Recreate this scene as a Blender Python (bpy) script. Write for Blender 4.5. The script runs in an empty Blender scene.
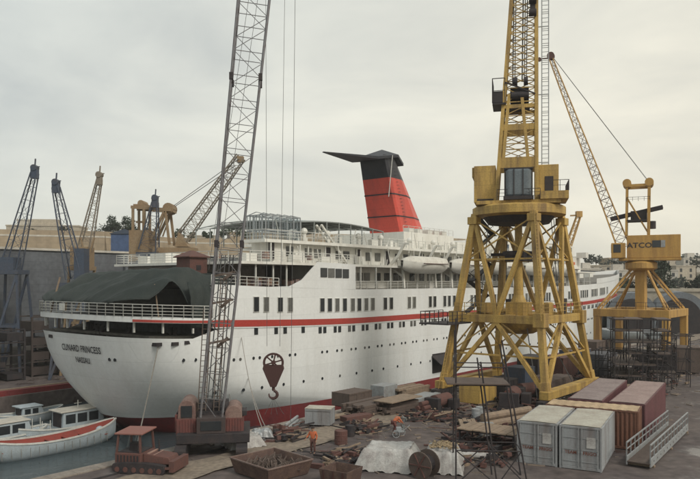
import bpy, math, random
from mathutils import Vector, Matrix, noise
random.seed(7)
SC = bpy.context.scene
COL = SC.collection
R = math.radians
# ------------------------------------------------------------------ camera, sky, sun, exposure
CAMZ = 11.2
cd = bpy.data.cameras.new('camera'); cam = bpy.data.objects.new('camera', cd); COL.objects.link(cam)
cam.location = (0, 0, CAMZ); cam.rotation_euler = (R(90), 0, 0)
cd.sensor_width = 36; cd.lens = 34.97; cd.shift_y = 0.0607; cd.clip_start = .5; cd.clip_end = 6000
SC.camera = cam
SUN_EL, SUN_AZ = 42, 140          # azimuth clockwise from +Y
w = bpy.data.worlds.new('World'); SC.world = w; w.use_nodes = True
nt = w.node_tree; N = nt.nodes; L = nt.links
for n in list(N): N.remove(n)
out = N.new('ShaderNodeOutputWorld'); bg = N.new('ShaderNodeBackground'); L.new(bg.outputs[0], out.inputs[0])
sky = N.new('ShaderNodeTexSky'); sky.sky_type = 'NISHITA'; sky.sun_disc = False
sky.sun_elevation = R(SUN_EL); sky.sun_rotation = R(SUN_AZ)
tc = N.new('ShaderNodeTexCoord'); mp = N.new('ShaderNodeMapping'); mp.inputs['Scale'].default_value = (1.0, 1.0, 3.2)
L.new(tc.outputs['Generated'], mp.inputs[0])
nz = N.new('ShaderNodeTexNoise'); nz.inputs['Scale'].default_value = 2.3; nz.inputs['Detail'].default_value = 7; nz.inputs['Roughness'].default_value = .55
nz.inputs['Distortion'].default_value = .5
L.new(mp.outputs[0], nz.inputs[0])
cr = N.new('ShaderNodeValToRGB'); cr.color_ramp.elements[0].position = .32; cr.color_ramp.elements[1].position = .68
cr.color_ramp.elements[0].color = (6.4, 6.25, 5.6, 1); cr.color_ramp.elements[1].color = (9.2, 8.7, 7.35, 1)
L.new(nz.outputs[0], cr.inputs[0])
# greyer, heavier cloud overhead and to the left, paler low down on the right
sx = N.new('ShaderNodeSeparateXYZ'); L.new(tc.outputs['Generated'], sx.inputs[0])
ma = N.new('ShaderNodeMath'); ma.operation = 'MULTIPLY_ADD'; ma.inputs[1].default_value = .55; ma.inputs[2].default_value = .5
L.new(sx.outputs[0], ma.inputs[0])
mb = N.new('ShaderNodeMath'); mb.operation = 'MULTIPLY_ADD'; mb.inputs[1].default_value = -.75; mb.use_clamp = True
L.new(sx.outputs[2], mb.inputs[0]); L.new(ma.outputs[0], mb.inputs[2])
c2 = N.new('ShaderNodeValToRGB')
c2.color_ramp.elements[0].color = (.68, .75, .83, 1); c2.color_ramp.elements[1].color = (1.14, 1.09, 1.0, 1)
L.new(mb.outputs[0], c2.inputs[0])
mm = N.new('ShaderNodeMix'); mm.data_type = 'RGBA'; mm.blend_type = 'MULTIPLY'; mm.inputs[0].default_value = 1
L.new(cr.outputs[0], mm.inputs[6]); L.new(c2.outputs[0], mm.inputs[7])
mx = N.new('ShaderNodeMix'); mx.data_type = 'RGBA'; mx.inputs[0].default_value = .94
L.new(sky.outputs[0], mx.inputs[6]); L.new(mm.outputs[2], mx.inputs[7])
L.new(mx.outputs[2], bg.inputs[0]); bg.inputs[1].default_value = .1
sd = bpy.data.lights.new('sun', 'SUN'); so = bpy.data.objects.new('sun', sd); COL.objects.link(so)
sd.energy = 1.7; sd.angle = R(16); sd.color = (1, .95, .86)
sv = Vector((math.sin(R(SUN_AZ)) * math.cos(R(SUN_EL)), math.cos(R(SUN_AZ)) * math.cos(R(SUN_EL)), math.sin(R(SUN_EL))))
so.rotation_euler = sv.to_track_quat('Z', 'Y').to_euler()
SC.view_settings.view_transform = 'Standard'; SC.view_settings.look = 'None'
SC.view_settings.gamma = 1; SC.view_settings.use_curve_mapping = False
SC.view_settings.exposure = 0.30

# ------------------------------------------------------------------ materials
def mat(name, col, rough=.7, dirt=None, amt=.5, scale=1.2, metal=0, streak=False, bump=.15, bscale=None, fine=.12, spec=.5, brick=None, corr=None):
    m = bpy.data.materials.new(name); m.use_nodes = True
    t = m.node_tree; n = t.nodes; l = t.links; b = n['Principled BSDF']
    b.inputs['Roughness'].default_value = rough; b.inputs['Metallic'].default_value = metal
    b.inputs['Specular IOR Level'].default_value = spec
    c = n.new('ShaderNodeTexCoord')
    if dirt is None: dirt = tuple(x * .45 for x in col)
    mpn = n.new('ShaderNodeMapping'); l.new(c.outputs['Object'], mpn.inputs[0])
    mpn.inputs['Scale'].default_value = (1, 1, .12) if streak else (1, 1, 1)
    a = n.new('ShaderNodeTexNoise'); a.inputs['Scale'].default_value = scale; a.inputs['Detail'].default_value = 8; a.inputs['Roughness'].default_value = .65
    l.new(mpn.outputs[0], a.inputs[0])
    r = n.new('ShaderNodeValToRGB'); r.color_ramp.elements[0].position = .42; r.color_ramp.elements[1].position = .72
    r.color_ramp.elements[1].color = (amt, amt, amt, 1); r.color_ramp.elements[0].color = (0, 0, 0, 1)
    l.new(a.outputs[0], r.inputs[0])
    k = n.new('ShaderNodeMix'); k.data_type = 'RGBA'; k.inputs[6].default_value = (*col, 1); k.inputs[7].default_value = (*dirt, 1)
    l.new(r.outputs[0], k.inputs[0]); last = k.outputs[2]
    f = n.new('ShaderNodeTexNoise'); f.inputs['Scale'].default_value = scale * 9; f.inputs['Detail'].default_value = 5
    l.new(c.outputs['Object'], f.inputs[0])
    mr = n.new('ShaderNodeMapRange'); mr.inputs[1].default_value = .25; mr.inputs[2].default_value = .75
    mr.inputs[3].default_value = 1 - fine * 2; mr.inputs[4].default_value = 1 + fine
    l.new(f.outputs[0], mr.inputs[0])
    k2 = n.new('ShaderNodeMix'); k2.data_type = 'RGBA'; k2.blend_type = 'MULTIPLY'; k2.inputs[0].default_value = 1
    l.new(last, k2.inputs[6]); l.new(mr.outputs[0], k2.inputs[7]); last = k2.outputs[2]
    hgt = f.outputs[0]
    if brick:      # (width, height, mortar, strength, vertical wall)
        sp = n.new('ShaderNodeSeparateXYZ'); l.new(c.outputs['Object'], sp.inputs[0])
        ad = n.new('ShaderNodeMath'); l.new(sp.outputs[0], ad.inputs[0]); l.new(sp.outputs[1], ad.inputs[1])
        cb = n.new('ShaderNodeCombineXYZ'); l.new(ad.outputs[0], cb.inputs[0]); l.new(sp.outputs[2], cb.inputs[1])
        bk = n.new('ShaderNodeTexBrick'); bk.inputs['Scale'].default_value = 1
        bk.inputs['Brick Width'].default_value = brick[0]; bk.inputs['Row Height'].default_value = brick[1]; bk.inputs['Mortar Size'].default_value = brick[2]
        bk.inputs['Color1'].default_value = (1, 1, 1, 1); q = 1 - brick[3] * .5
        bk.inputs['Color2'].default_value = (q, q, q, 1); q = 1 - brick[3]; bk.inputs['Mortar'].default_value = (q, q, q, 1)
        l.new(cb.outputs[0] if brick[4] else c.outputs['Object'], bk.inputs[0])
        k3 = n.new('ShaderNodeMix'); k3.data_type = 'RGBA'; k3.blend_type = 'MULTIPLY'; k3.inputs[0].default_value = 1
        l.new(last, k3.inputs[6]); l.new(bk.outputs[0], k3.inputs[7]); last = k3.outputs[2]
    if corr:
        wv = n.new('ShaderNodeTexWave'); wv.inputs['Scale'].default_value = corr; wv.bands_direction = 'X'; wv.wave_profile = 'SIN'
        l.new(c.outputs['Object'], wv.inputs[0]); hgt = wv.outputs[0]
    l.new(last, b.inputs['Base Color'])
    bp = n.new('ShaderNodeBump'); bp.inputs['Strength'].default_value = bump; bp.inputs['Distance'].default_value = .05
    l.new(hgt, bp.inputs['Height']); l.new(bp.outputs[0], b.inputs['Normal'])
    return m

RUST = (.13, .05, .03)
white = mat('ship white', (.74, .75, .74), .45, (.46, .43, .38), .32, .35, streak=True, bump=.05, fine=.03, brick=(7, 1.9, .03, .11, True))
cream = mat('deckhouse white', (.70, .69, .64), .5, (.40, .36, .30), .45, .8, streak=True, bump=.05, fine=.04)
railw = mat('rail white', (.62, .62, .58), .5, (.3, .26, .22), .5, 2)
boot = mat('boot topping red', (.20, .026, .026), .6, (.11, .03, .035), .8, .5, streak=True, fine=.1)
stripe = mat('stripe red', (.40, .045, .035), .45, (.3, .05, .03), .4, 1)
funred = mat('funnel red', (.60, .075, .05), .5, (.30, .055, .045), .7, .45, streak=True, fine=.05, brick=(2.4, 1.5, .04, .16, True))
black = mat('funnel black', (.012, .014, .022), .5, (.05, .045, .05), .5, .5)
dark = mat('dark steel', (.022, .019, .022), .75, (.06, .04, .035), .6, 1.5)
glass = mat('dark window glass', (.02, .024, .028), .15, (.05, .05, .05), .4, 1, fine=.02, bump=0)
deckg = mat('deck green grey', (.16, .15, .13), .8, (.07, .06, .06), .6, 1)
tarpg = mat('green tarpaulin', (.017, .025, .023), .8, (.042, .048, .043), .6, .8, bump=.3)
yel = mat('crane yellow', (.50, .325, .085), .6, (.13, .075, .04), .9, .9, streak=True, fine=.12, brick=(1.7, 1.3, .025, .22, True))
yel2 = mat('crane orange yellow', (.47, .275, .07), .6, (.17, .08, .035), .8, .8, streak=True, fine=.08)
grey = mat('boom grey', (.17, .17, .18), .6, (.10, .06, .05), .6, 3, metal=.2)
rustm = mat('rust red paint', (.12, .052, .042), .8, (.075, .045, .04), .8, 2, fine=.15)
redm = mat('faded red paint', (.15, .048, .04), .7, (.08, .04, .038), .9, 2.2, fine=.12)
hookr = mat('hook red brown', (.055, .020, .018), .6, (.06, .025, .02), .6, 3)
blueg = mat('far crane blue grey', (.045, .062, .095), .6, (.09, .07, .06), .5, .6)
tan = mat('far crane tan', (.27, .195, .115), .7, (.2, .11, .05), .6, .6)
concrete = mat('quay concrete', (.115, .092, .084), .9, (.055, .042, .045), .9, .16, bump=.5, fine=.22)
def wetten(m):
    t = m.node_tree; n = t.nodes; l = t.links; c = n.new('ShaderNodeTexCoord'); a = n.new('ShaderNodeTexNoise'); a.inputs['Scale'].default_value = .28; a.inputs['Detail'].default_value = 6
    l.new(c.outputs['Object'], a.inputs[0]); q = n.new('ShaderNodeMapRange'); q.inputs[1].default_value = .52; q.inputs[2].default_value = .62; q.inputs[3].default_value = .92; q.inputs[4].default_value = .22
    l.new(a.outputs[0], q.inputs[0]); l.new(q.outputs[0], n['Principled BSDF'].inputs['Roughness'])
wetten(concrete)
qwall = mat('quay wall stone', (.12, .11, .10), .9, (.05, .05, .045), .8, .5, streak=True, brick=(2, .8, .03, .4, True))
dockwall = mat('dock wall grey', (.125, .135, .150), .9, (.085, .085, .09), .7, .18, streak=True, brick=(3, 1.2, .04, .22, True))
fort = mat('fort limestone', (.34, .27, .185), .9, (.19, .15, .11), .8, .06, brick=(4, 1.6, .06, .2, True))
lime = mat('limestone houses', (.42, .37, .29), .9, (.28, .24, .2), .6, .2)
lime2 = mat('pale render', (.50, .47, .41), .9, (.35, .31, .27), .6, .2)
lime3 = mat('ochre render', (.40, .30, .19), .9, (.28, .22, .16), .6, .2)
terr = mat('hillside scrub', (.11, .10, .07), .95, (.26, .22, .17), .9, .03, fine=.3)
leaf = mat('foliage', (.045, .065, .03), .8, (.02, .035, .018), .8, .5, fine=.3)
leaf2 = mat('foliage dark', (.028, .042, .024), .8, (.015, .024, .014), .8, .5, fine=.3)
bark = mat('bark', (.10, .075, .05), .9)
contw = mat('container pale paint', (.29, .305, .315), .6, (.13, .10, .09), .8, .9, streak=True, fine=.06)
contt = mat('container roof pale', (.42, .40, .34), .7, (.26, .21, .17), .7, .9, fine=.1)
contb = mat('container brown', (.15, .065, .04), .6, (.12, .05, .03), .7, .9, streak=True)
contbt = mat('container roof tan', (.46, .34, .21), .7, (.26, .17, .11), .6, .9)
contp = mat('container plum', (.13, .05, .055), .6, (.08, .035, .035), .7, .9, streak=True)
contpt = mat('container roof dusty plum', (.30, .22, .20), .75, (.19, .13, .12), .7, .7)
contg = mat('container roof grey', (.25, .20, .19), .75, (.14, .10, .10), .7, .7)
tarpw = mat('white plastic sheet', (.46, .45, .43), .5, (.20, .17, .16), .8, 1.5, bump=.3)
straw = mat('debris tan', (.40, .30, .18), .9, (.2, .14, .09), .7, 6, bump=.4)
wood = mat('timber', (.27, .20, .14), .85, (.12, .09, .07), .7, 3)
wood2 = mat('dark timber', (.11, .08, .066), .85, (.06, .045, .04), .7, 3)
galv = mat('galvanised grey', (.34, .36, .37), .5, (.2, .17, .15), .6, 2, metal=.3)
boatw = mat('boat pale paint', (.42, .48, .52), .5, (.30, .32, .30), .6, 1.8, streak=True)
boatr = mat('boat red inside', (.30, .055, .04), .7, (.16, .05, .04), .6, 2)
orange = mat('orange coverall', (.50, .13, .05), .85, (.3, .09, .05), .5, 6)
drab = mat('drab coverall', (.16, .17, .17), .85, (.09, .09, .09), .5, 6)
skin = mat('skin', (.36, .20, .13), .6, (.3, .16, .1), .3, 6)
hair = mat('dark hair', (.03, .02, .015), .8)
letter = mat('black lettering', (.03, .03, .035), .6)
letterr = mat('brown lettering', (.16, .05, .03), .6)
blues = mat('blue shed', (.06, .10, .20), .7)
rope = mat('rope', (.30, .28, .25), .9)
cable = mat('steel cable', (.09, .09, .09), .6)
cabg = mat('crane cab glass', (.13, .155, .17), .18, (.07, .08, .09), .5, 1, bump=0)

# ------------------------------------------------------------------ mesh builder
class M:
    def __init__(s, mx=None): s.v = []; s.f = []; s.mx = mx; s.mi = []; s.cur = 0
    def P(s, p):
        p = Vector(p)
        if s.mx is not None: p = s.mx @ p
        s.v.append(p); return len(s.v) - 1
    def F(s, ids): s.f.append(tuple(ids)); s.mi.append(s.cur)
    def box(s, x0, x1, y0, y1, z0, z1):
        i = [s.P((x, y, z)) for z in (z0, z1) for x, y in ((x0, y0), (x1, y0), (x1, y1), (x0, y1))]
        for q in ((3, 2, 1, 0), (4, 5, 6, 7), (0, 1, 5, 4), (1, 2, 6, 5), (2, 3, 7, 6), (3, 0, 4, 7)): s.F([i[k] for k in q])
        return s
    def ring(s, c, u, v, r, n, ph=0): return [s.P(c + u * (r * math.cos(ph + 2 * math.pi * k / n)) + v * (r * math.sin(ph + 2 * math.pi * k / n))) for k in range(n)]
    def cyl(s, p, q, r, r2=None, n=8, cap=True):
        p = Vector(p); q = Vector(q); r2 = r if r2 is None else r2
        d = (q - p); 
        if d.length < 1e-6: return s
        d.normalize(); u = d.orthogonal().normalized(); v = d.cross(u)
        a = s.ring(p, u, v, r, n); b = s.ring(q, u, v, r2, n)
        for k in range(n): s.F((a[k], a[(k + 1) % n], b[(k + 1) % n], b[k]))
        if cap: s.F(a[::-1]); s.F(b)
        return s
    def bar(s, p, q, w, h=None, up=(0, 0, 1)):
        p = Vector(p); q = Vector(q); h = h or w; d = (q - p)
        if d.length < 1e-6: return s
        d.normalize(); up = Vector(up)
        if abs(d.dot(up)) > .98: up = Vector((1, 0, 0))
        u = d.cross(up).normalized() * w * .5; v = u.cross(d).normalized() * h * .5
        a = [s.P(p + x) for x in (-u - v, u - v, u + v, v - u)]; b = [s.P(q + x) for x in (-u - v, u - v, u + v, v - u)]
        for k in range(4): s.F((a[k], a[(k + 1) % 4], b[(k + 1) % 4], b[k]))
        s.F(a[::-1]); s.F(b); return s
    def grid(s, rows, closed=False, thick=None):
        ids = [[s.P(p) for p in r] for r in rows]; n = len(rows[0])
        for i in range(len(rows) - 1):
            for j in range(n if closed else n - 1):
                s.F((ids[i][j], ids[i][(j + 1) % n], ids[i + 1][(j + 1) % n], ids[i + 1][j]))
        return ids
    def prism(s, pts, h):            # pts 3D outline, h extrusion vector
        h = Vector(h); a = [s.P(p) for p in pts]; b = [s.P(Vector(p) + h) for p in pts]; n = len(pts)
        for k in range(n): s.F((a[k], a[(k + 1) % n], b[(k + 1) % n], b[k]))
        s.F(a[::-1]); s.F(b); return s
    def lathe(s, prof, c=(0, 0, 0), n=24):
        c = Vector(c); rows = [[c + Vector((r * math.cos(2 * math.pi * k / n), r * math.sin(2 * math.pi * k / n), z)) for k in range(n)] for r, z in prof]
        ids = s.grid(rows, True)
        s.F(ids[0][::-1]); s.F(ids[-1]); return s
    def ball(s, c, r, n=10, sz=1):
        c = Vector(c)
        return s.lathe([(r * math.sin(a), r * sz * -math.cos(a)) for a in [math.pi * (k + .15) / (n + .3) for k in range(n + 1)]], c, n + 4)
    def rail(s, pts, h=1.05, step=1.6, w=.05, n=3):
        for a, b in zip(pts, pts[1:]):
            a = Vector(a); b = Vector(b); Ld = (b - a).length; k = max(1, round(Ld / step))
            for i in range(k + 1):
                p = a.lerp(b, i / k); s.bar(p, p + Vector((0, 0, h)), w)
            for i in range(1, n + 1):
                o = Vector((0, 0, h * i / n)); s.bar(a + o, b + o, w * (1 if i == n else .7))
        return s
    def ob(s, name, mt, parent=None, loc=None, rz=None, bevel=0, smooth=False, mats=None):
        me = bpy.data.meshes.new(name); me.from_pydata([tuple(v) for v in s.v], [], s.f)
        for m_ in (mats or [mt]): me.materials.append(m_)
        if mats: me.polygons.foreach_set('material_index', s.mi)
        if smooth: me.polygons.foreach_set('use_smooth', [True] * len(me.polygons))
        me.update(); o = bpy.data.objects.new(name, me); COL.objects.link(o)
        if parent is not None: o.parent = parent
        if loc: o.location = loc
        if rz is not None: o.rotation_euler = (0, 0, rz)
        if bevel:
            b = o.modifiers.new('bevel', 'BEVEL'); b.width = bevel; b.segments = 2; b.limit_method = 'ANGLE'
        return o
def tag(o, label=None, cat=None, group=None, kind=None):
    if label: o['label'] = label
    if cat: o['category'] = cat
    if group: o['group'] = group
    if kind: o['kind'] = kind
    return o
def th(name, label, cat, loc=(0, 0, 0), rz=0, group=None):
    o = bpy.data.objects.new(name, None); COL.objects.link(o); o.location = loc; o.rotation_euler = (0, 0, rz)
    o.empty_display_size = .5
    return tag(o, label, cat, group)
def dup(o, parent=None, loc=None, rz=None, label=None):
    c = o.copy(); COL.objects.link(c)
    if parent is not None: c.parent = parent
    if loc: c.location = loc
    if rz is not None: c.rotation_euler = (0, 0, rz)
    if label: c['label'] = label
    for ch in [x for x in COL.objects if x.parent == o]: dup(ch, c)
    return c
def text_mesh(s, size, mt, fn, name, parent, align='CENTER', squeeze=1.0):
    cu = bpy.data.curves.new('lettering', 'FONT'); cu.body = s; cu.size = size; cu.align_x = align; cu.align_y = 'CENTER'; cu.resolution_u = 2
    cu.offset = size * .018
    o = bpy.data.objects.new('tmp', cu); COL.objects.link(o)
    dg = bpy.context.evaluated_depsgraph_get(); me = bpy.data.meshes.new_from_object(o.evaluated_get(dg)); bpy.data.objects.remove(o)
    for v in me.vertices: v.co = fn(v.co.x * squeeze, v.co.y)
    me.materials.clear(); me.materials.append(mt); me.name = name
    ob = bpy.data.objects.new(name, me); COL.objects.link(ob); ob.parent = parent
    return ob
def lattice(p0, p1, w0, w1, n, rc, rl, side, d0=None, d1=None, mx=None, one=False):
    """four-chord lattice boom: returns chords mesh and bracing mesh"""
    p0 = Vector(p0); p1 = Vector(p1); ax = (p1 - p0).normalized(); s_ = Vector(side); s_ = (s_ - ax * s_.dot(ax)).normalized(); d_ = ax.cross(s_)
    d0 = d0 or w0; d1 = d1 or w1
    def c(k, f):
        a, b = ((-1, -1), (1, -1), (1, 1), (-1, 1))[k % 4]; wv = w0 + (w1 - w0) * f; dv = d0 + (d1 - d0) * f
        return p0.lerp(p1, f) + s_ * (a * wv / 2) + d_ * (b * dv / 2)
    ch = M(mx); br = ch if one else M(mx)
    for k in range(4): ch.cyl(c(k, 0), c(k, 1), rc, n=5)
    for i in range(n):
        f0, f1 = i / n, (i + 1) / n
        for k in range(4):
            br.cyl(c(k, f0), c(k + 1, f0), rl, n=4, cap=False)
            if (i + k) % 2: br.cyl(c(k, f0), c(k + 1, f1), rl, n=4, cap=False)
            else: br.cyl(c(k + 1, f0), c(k, f1), rl, n=4, cap=False)
    return ch, br
def G(px, py, z=0.0):        # point of the ground plane under a spot seen from the quay viewpoint
    Y = (CAMZ - z) * 680 / (py - 282); return Vector(((px - 350) / 680 * Y, Y, z))

# ------------------------------------------------------------------ ship axis
HD = math.atan2(.774, .633); DX, DY = math.cos(HD), math.sin(HD)
OX, OY = -2.4, 96.3
def S(t, y, z=0.0): return Vector((OX + DX * t - DY * y, OY + DY * t + DX * y, z))

# ------------------------------------------------------------------ setting
m = M()
a = M().grid  # noqa
def sheet(name, pts, z, mt, kind='structure', depth=None):
    q = M()
    if depth: q.prism([(p[0], p[1], z - depth) for p in pts], (0, 0, depth))
    else: q.F([q.P((p[0], p[1], z)) for p in pts])
    o = q.ob(name, mt); tag(o, kind=kind); return o
# water
wm = bpy.data.materials.new('dock water'); wm.use_nodes = True
t_ = wm.node_tree; b_ = t_.nodes['Principled BSDF']; b_.inputs['Base Color'].default_value = (.045, .062, .070, 1); b_.inputs['Roughness'].default_value = .12
tcx = t_.nodes.new('ShaderNodeTexCoord'); nzz = t_.nodes.new('ShaderNodeTexNoise'); nzz.inputs['Scale'].default_value = .9; nzz.inputs['Detail'].default_value = 5
bpx = t_.nodes.new('ShaderNodeBump'); bpx.inputs['Strength'].default_value = .35; bpx.inputs['Distance'].default_value = .3
t_.links.new(tcx.outputs['Object'], nzz.inputs[0]); t_.links.new(nzz.outputs[0], bpx.inputs['Height']); t_.links.new(bpx.outputs[0], b_.inputs['Normal'])
sheet('water', [(-1500, -300), (1500, -300), (1500, 1600), (-1500, 1600)], -4.2, wm)
EDGE = -24.7
def quad(t0, t1, y0, y1): return [S(t0, y0), S(t1, y0), S(t1, y1), S(t0, y1)]
# near quay, fine grid with slight unevenness
q = M(); rows = []
ts = [-90 + 2.5 * i for i in range(90)] + [140, 160, 200, 300]
ys = [EDGE - v for v in (0, .6, 2, 4, 6, 8, 10, 12, 15, 18, 22, 26, 32, 40, 55, 80, 120, 200, 400)]
rows = [[S(t, y, (noise.noise(Vector((t * .15, y * .15, 0))) * .05 if -y > 25.5 else .0)) for y in ys] for t in ts]
q.grid([r[::-1] for r in rows])
tag(q.ob('quay_ground', concrete), kind='structure')
q = M(); q.box(-90, 300, EDGE - .5, EDGE, -9, -.01)
o = q.ob('quay_wall', qwall, loc=(OX, OY, 0), rz=HD); tag(o, kind='structure')
cop = mat('coping stone', (.27, .235, .20), .9, (.13, .10, .09), .8, .8, brick=(1.5, 3, .03, .35, False))
o = M().box(-90, 130, EDGE - .9, EDGE + .12, -.5, .1).ob('quay_edge', cop, loc=(OX, OY, 0), rz=HD, bevel=.03); tag(o, kind='structure')
# sandy worn roadway along the rails
q = M(); rw = []
for i in range(170):
    t = -60 + i * 1.0; e1 = .8 * noise.noise(Vector((t * .3, 0, 5))) + .3 * noise.noise(Vector((t * 1.3, 0, 5))); e2 = .9 * noise.noise(Vector((t * .25, 9, 5))) + .3 * noise.noise(Vector((t * 1.5, 3, 5)))
    rw.append([S(t, y, noise.noise(Vector((t * .15, y * .15, 0))) * .02 + .075) for y in (EDGE - 3.6 + e1, EDGE - 5.2, EDGE - 6.8 + e2)])
q.grid([a[::-1] for a in rw]); tag(q.ob('worn_roadway', mat('sandy roadway', (.24, .195, .15), .95, (.12, .095, .08), .8, .35, fine=.2, bump=.4)), kind='structure')
# crane rails set in the quay
rl = M()
for yy in (EDGE - 2.6, EDGE - 13.4):
    for dy in (0, .14): rl.box(-80, 150, yy + dy - .035, yy + dy + .035, -.05, .05)
tag(rl.ob('crane_rail_track', dark, loc=(OX, OY, 0), rz=HD), 'steel crane rails sunk in the quay running along the dock edge', 'rail track')
# far quay (port side), stepped
sheet('far_quay', quad(-160, 150, 19, 44), -2.3, concrete, depth=7)
sheet('dock_head', quad(134, 420, -24.7, 60), -.6, concrete, depth=7)
sheet('terrace_ground', quad(-200, 600, 44.5, 900), 15.9, terr, depth=20)
# grey dock wall
o = M().box(-160, 300, 43.4, 44.5, -2.5, 16.2).ob('dock_wall', dockwall, loc=(OX, OY, 0), rz=HD)
tag(o, 'long high grey masonry wall behind the stern across the dock', 'wall')
cp = M().box(-160, 300, 43.1, 44.8, 16.2, 16.55).ob('coping', lime2, o); 
bt = M()
for k in range(24): bt.box(-150 + 18 * k, -148.6 + 18 * k, 42.6, 43.4, -2.3, 14.5)
bt.ob('buttress', dockwall, o)['kind'] = 'stuff'
st = M()
for k, (z, d) in enumerate(((-1.1, 3.6), (.1, 2.4), (1.3, 1.2))): st.box(-160, 300, 43.4 - d, 43.39, -2.3 if k == 0 else z - 1.2, z)
st.ob('stepped_footing', qwall, o)
# far ground sheet beyond everything and right-hand hillside
def hz(x, y):
    f = max(0, min(1, (y - 215 - max(0, 60 - x) * .8) / 170)); f = f * f * (3 - 2 * f)
    return -3.5 + f * 22 + 5 * noise.noise(Vector((x * .012, y * .012, 3))) * f + 2 * noise.noise(Vector((x * .05, y * .05, 1))) * f + max(0, y - 450) * .01
q = M(); q.grid([[(x, y, hz(x, y)) for x in range(20, 1400, 20)] for y in range(200, 1500, 20)][::-1])
tag(q.ob('hillside_terrain', terr, smooth=True), kind='structure')

# ================================================================== THE SHIP
ZO = 6.0      # the ship's empty sits at keel depth, six metres below quay level
ship = th('cruise_ship', 'big white cruise ship with a red stripe and swept red and black funnel', 'cruise ship', (OX, OY, -ZO), HD)
def so_(mm_, name, mt, parent=ship, **k):
    o = mm_.ob(name, mt, parent, **k)
    if parent is ship and 'loc' not in k: o.location = (0, 0, ZO)
    return o
def sheer(t):
    a = max(0, -t - 8) / 30; f = max(0, t - 40) / 85
    return 1.0 * min(a, 1.1) ** 1.4 + 3.4 * f * f
def lev(z):
    f = max(0, min(1, (6.5 - z) / 8.8)); g = max(0, min(1, (10.3 - z) / 14.5))
    ts_ = -38.7 + 3.4 * f ** 2.2 + max(0, -2.3 - z) * 1.5
    return dict(ts=ts_, Ls=8 + 20 * f ** 3, n=3.2 - 1.0 * f * f, tb=124 - 11 * g, Lb=52 + 8 * g, pb=1.9 - .5 * g)
def hb(t, z):
    d = lev(z); s = max(0, min(1, (t - d['ts']) / d['Ls'])); a = (1 - (1 - s) ** d['n']) ** (1 / d['n'])
    s = max(0, min(1, (d['tb'] - t) / d['Lb'])); b = (1 - (1 - s) ** d['pb']) ** .85
    return 11.5 * min(a, b) if t < 40 else 11.5 * b
def stern_t(y, z):
    d = lev(z); return d['ts'] + d['Ls'] * (1 - max(0, 1 - (min(abs(y), 11.4) / 11.5) ** d['n']) ** (1 / d['n']))
def zz(z, t): return z + sheer(t) * max(0, min(1.0, (z + 2.3) / 8.6))
def outline(z, off=0, t0=None, t1=None, nn=120):
    """closed ring of (t, y) round the hull at level z, starting and ending at the bow"""
    d = lev(z); A = d['ts']; B = d['tb']; fs = []
    st_ = 14; mid = 40; bw = 20
    tsx = []
    for i in range(st_ + 1):                          # stern curve by angle so that it stays smooth
        th_ = math.pi / 2 * i / st_; y = 11.5 * math.sin(th_) ** .9
        tsx.append((stern_t(y, z) if i < st_ else A + d['Ls'], y))
    a0 = A + d['Ls']; b0 = B - d['Lb']
    for i in range(1, mid + 1): tsx.append((a0 + (b0 - a0) * i / mid, 11.5))
    for i in range(1, bw + 1): 
        t = b0 + d['Lb'] * (1 - (1 - i / bw) ** 1.3); tsx.append((t, hb(t, z)))
    star = [(t, -y) for t, y in tsx]; port = [(t, y) for t, y in tsx[1:]]
    return star[::-1] + port        # bow (starboard) -> stern -> bow (port)
def hull_rows(levels):
    rows = []
    for z in levels: rows.append([(t, y, zz(z, t)) for t, y in outline(z)])
    return rows
q = M(); hr = hull_rows([-2.3, -1, .5, 2, 3.5, 5, 6.1])
hr[-1] = [(t, y, z - .95 * max(0, min(1, (-30.6 - t) / .5))) for t, y, z in hr[-1]]
q.grid(hr); so_(q, 'hull', white, smooth=True)
q = M(); q.grid(hull_rows([-6, -5, -4.2, -3.2, -2.3])); so_(q, 'boot_topping', boot, smooth=True)
# vertical strip following the hull plan at z, offset outwards
def strip(mq, z0, z1, t0, t1, off=.03, side=(-1,), step=2.0, thick=0, ref=None):
    for sd_ in side:
        n = max(2, int((t1 - t0) / step)); top = []; bot = []
        for i in range(n + 1):
            t = t0 + (t1 - t0) * i / n; y = sd_ * (hb(t, ref if ref is not None else min(z0, 6.5)) + off)
            bot.append((t, y, zz(z0, t))); top.append((t, y, zz(z1, t)))
        mq.grid([bot, top] if sd_ < 0 else [top, bot])
q = M(); strip(q, 6.1, 10.3, -31, 124, 0, (-1, 1)); 
q.F([q.P(p) for p in ((-31, -hb(-31, 6.1), zz(6.1, -31)), (-31, -hb(-31, 6.1), zz(10.3, -31)), (-31, -hb(-31, 6.1) + 1, zz(10.3, -31)), (-31, -hb(-31, 6.1) + 1, zz(6.1, -31)))])
so_(q, 'side_plating', white, smooth=True)
q = M(); strip(q, 6.2, 6.87, -31, 118, .03, (-1, 1), 1); so_(q, 'red_stripe', stripe)
q = M(); bp_ = [(t - .2, y * 1.02) for t, y in outline(6.5) if t < -28.5 and y < -8.2]; q.grid([[(t - .03, y - .04, 6.6 + sheer(t)) for t, y in bp_], [(t - .03, y - .04, 6.83 + sheer(t)) for t, y in bp_]]); so_(q, 'red_stripe', stripe)
q = M(); strip(q, 6.08, 6.15, -31, 118, .09, (-1, 1), 1); strip(q, 6.15, 6.155, -31, 118, .0, (-1,), 2); so_(q, 'rubbing_strake', white)
# raised plating amidships (solid side up to the next deck) with the swooping aft edge
q = M(); pr = [(-23.5, 10.3), (-20.5, 10.45), (-18.6, 11.2), (-17.0, 12.5), (-16.0, 13.3), (-9.2, 13.3), (-9.2, 10.25)]
q.prism([(t, -11.5, z + sheer(t)) for t, z in pr], (0, .12, 0)); so_(q, 'side_screen', white)
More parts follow.
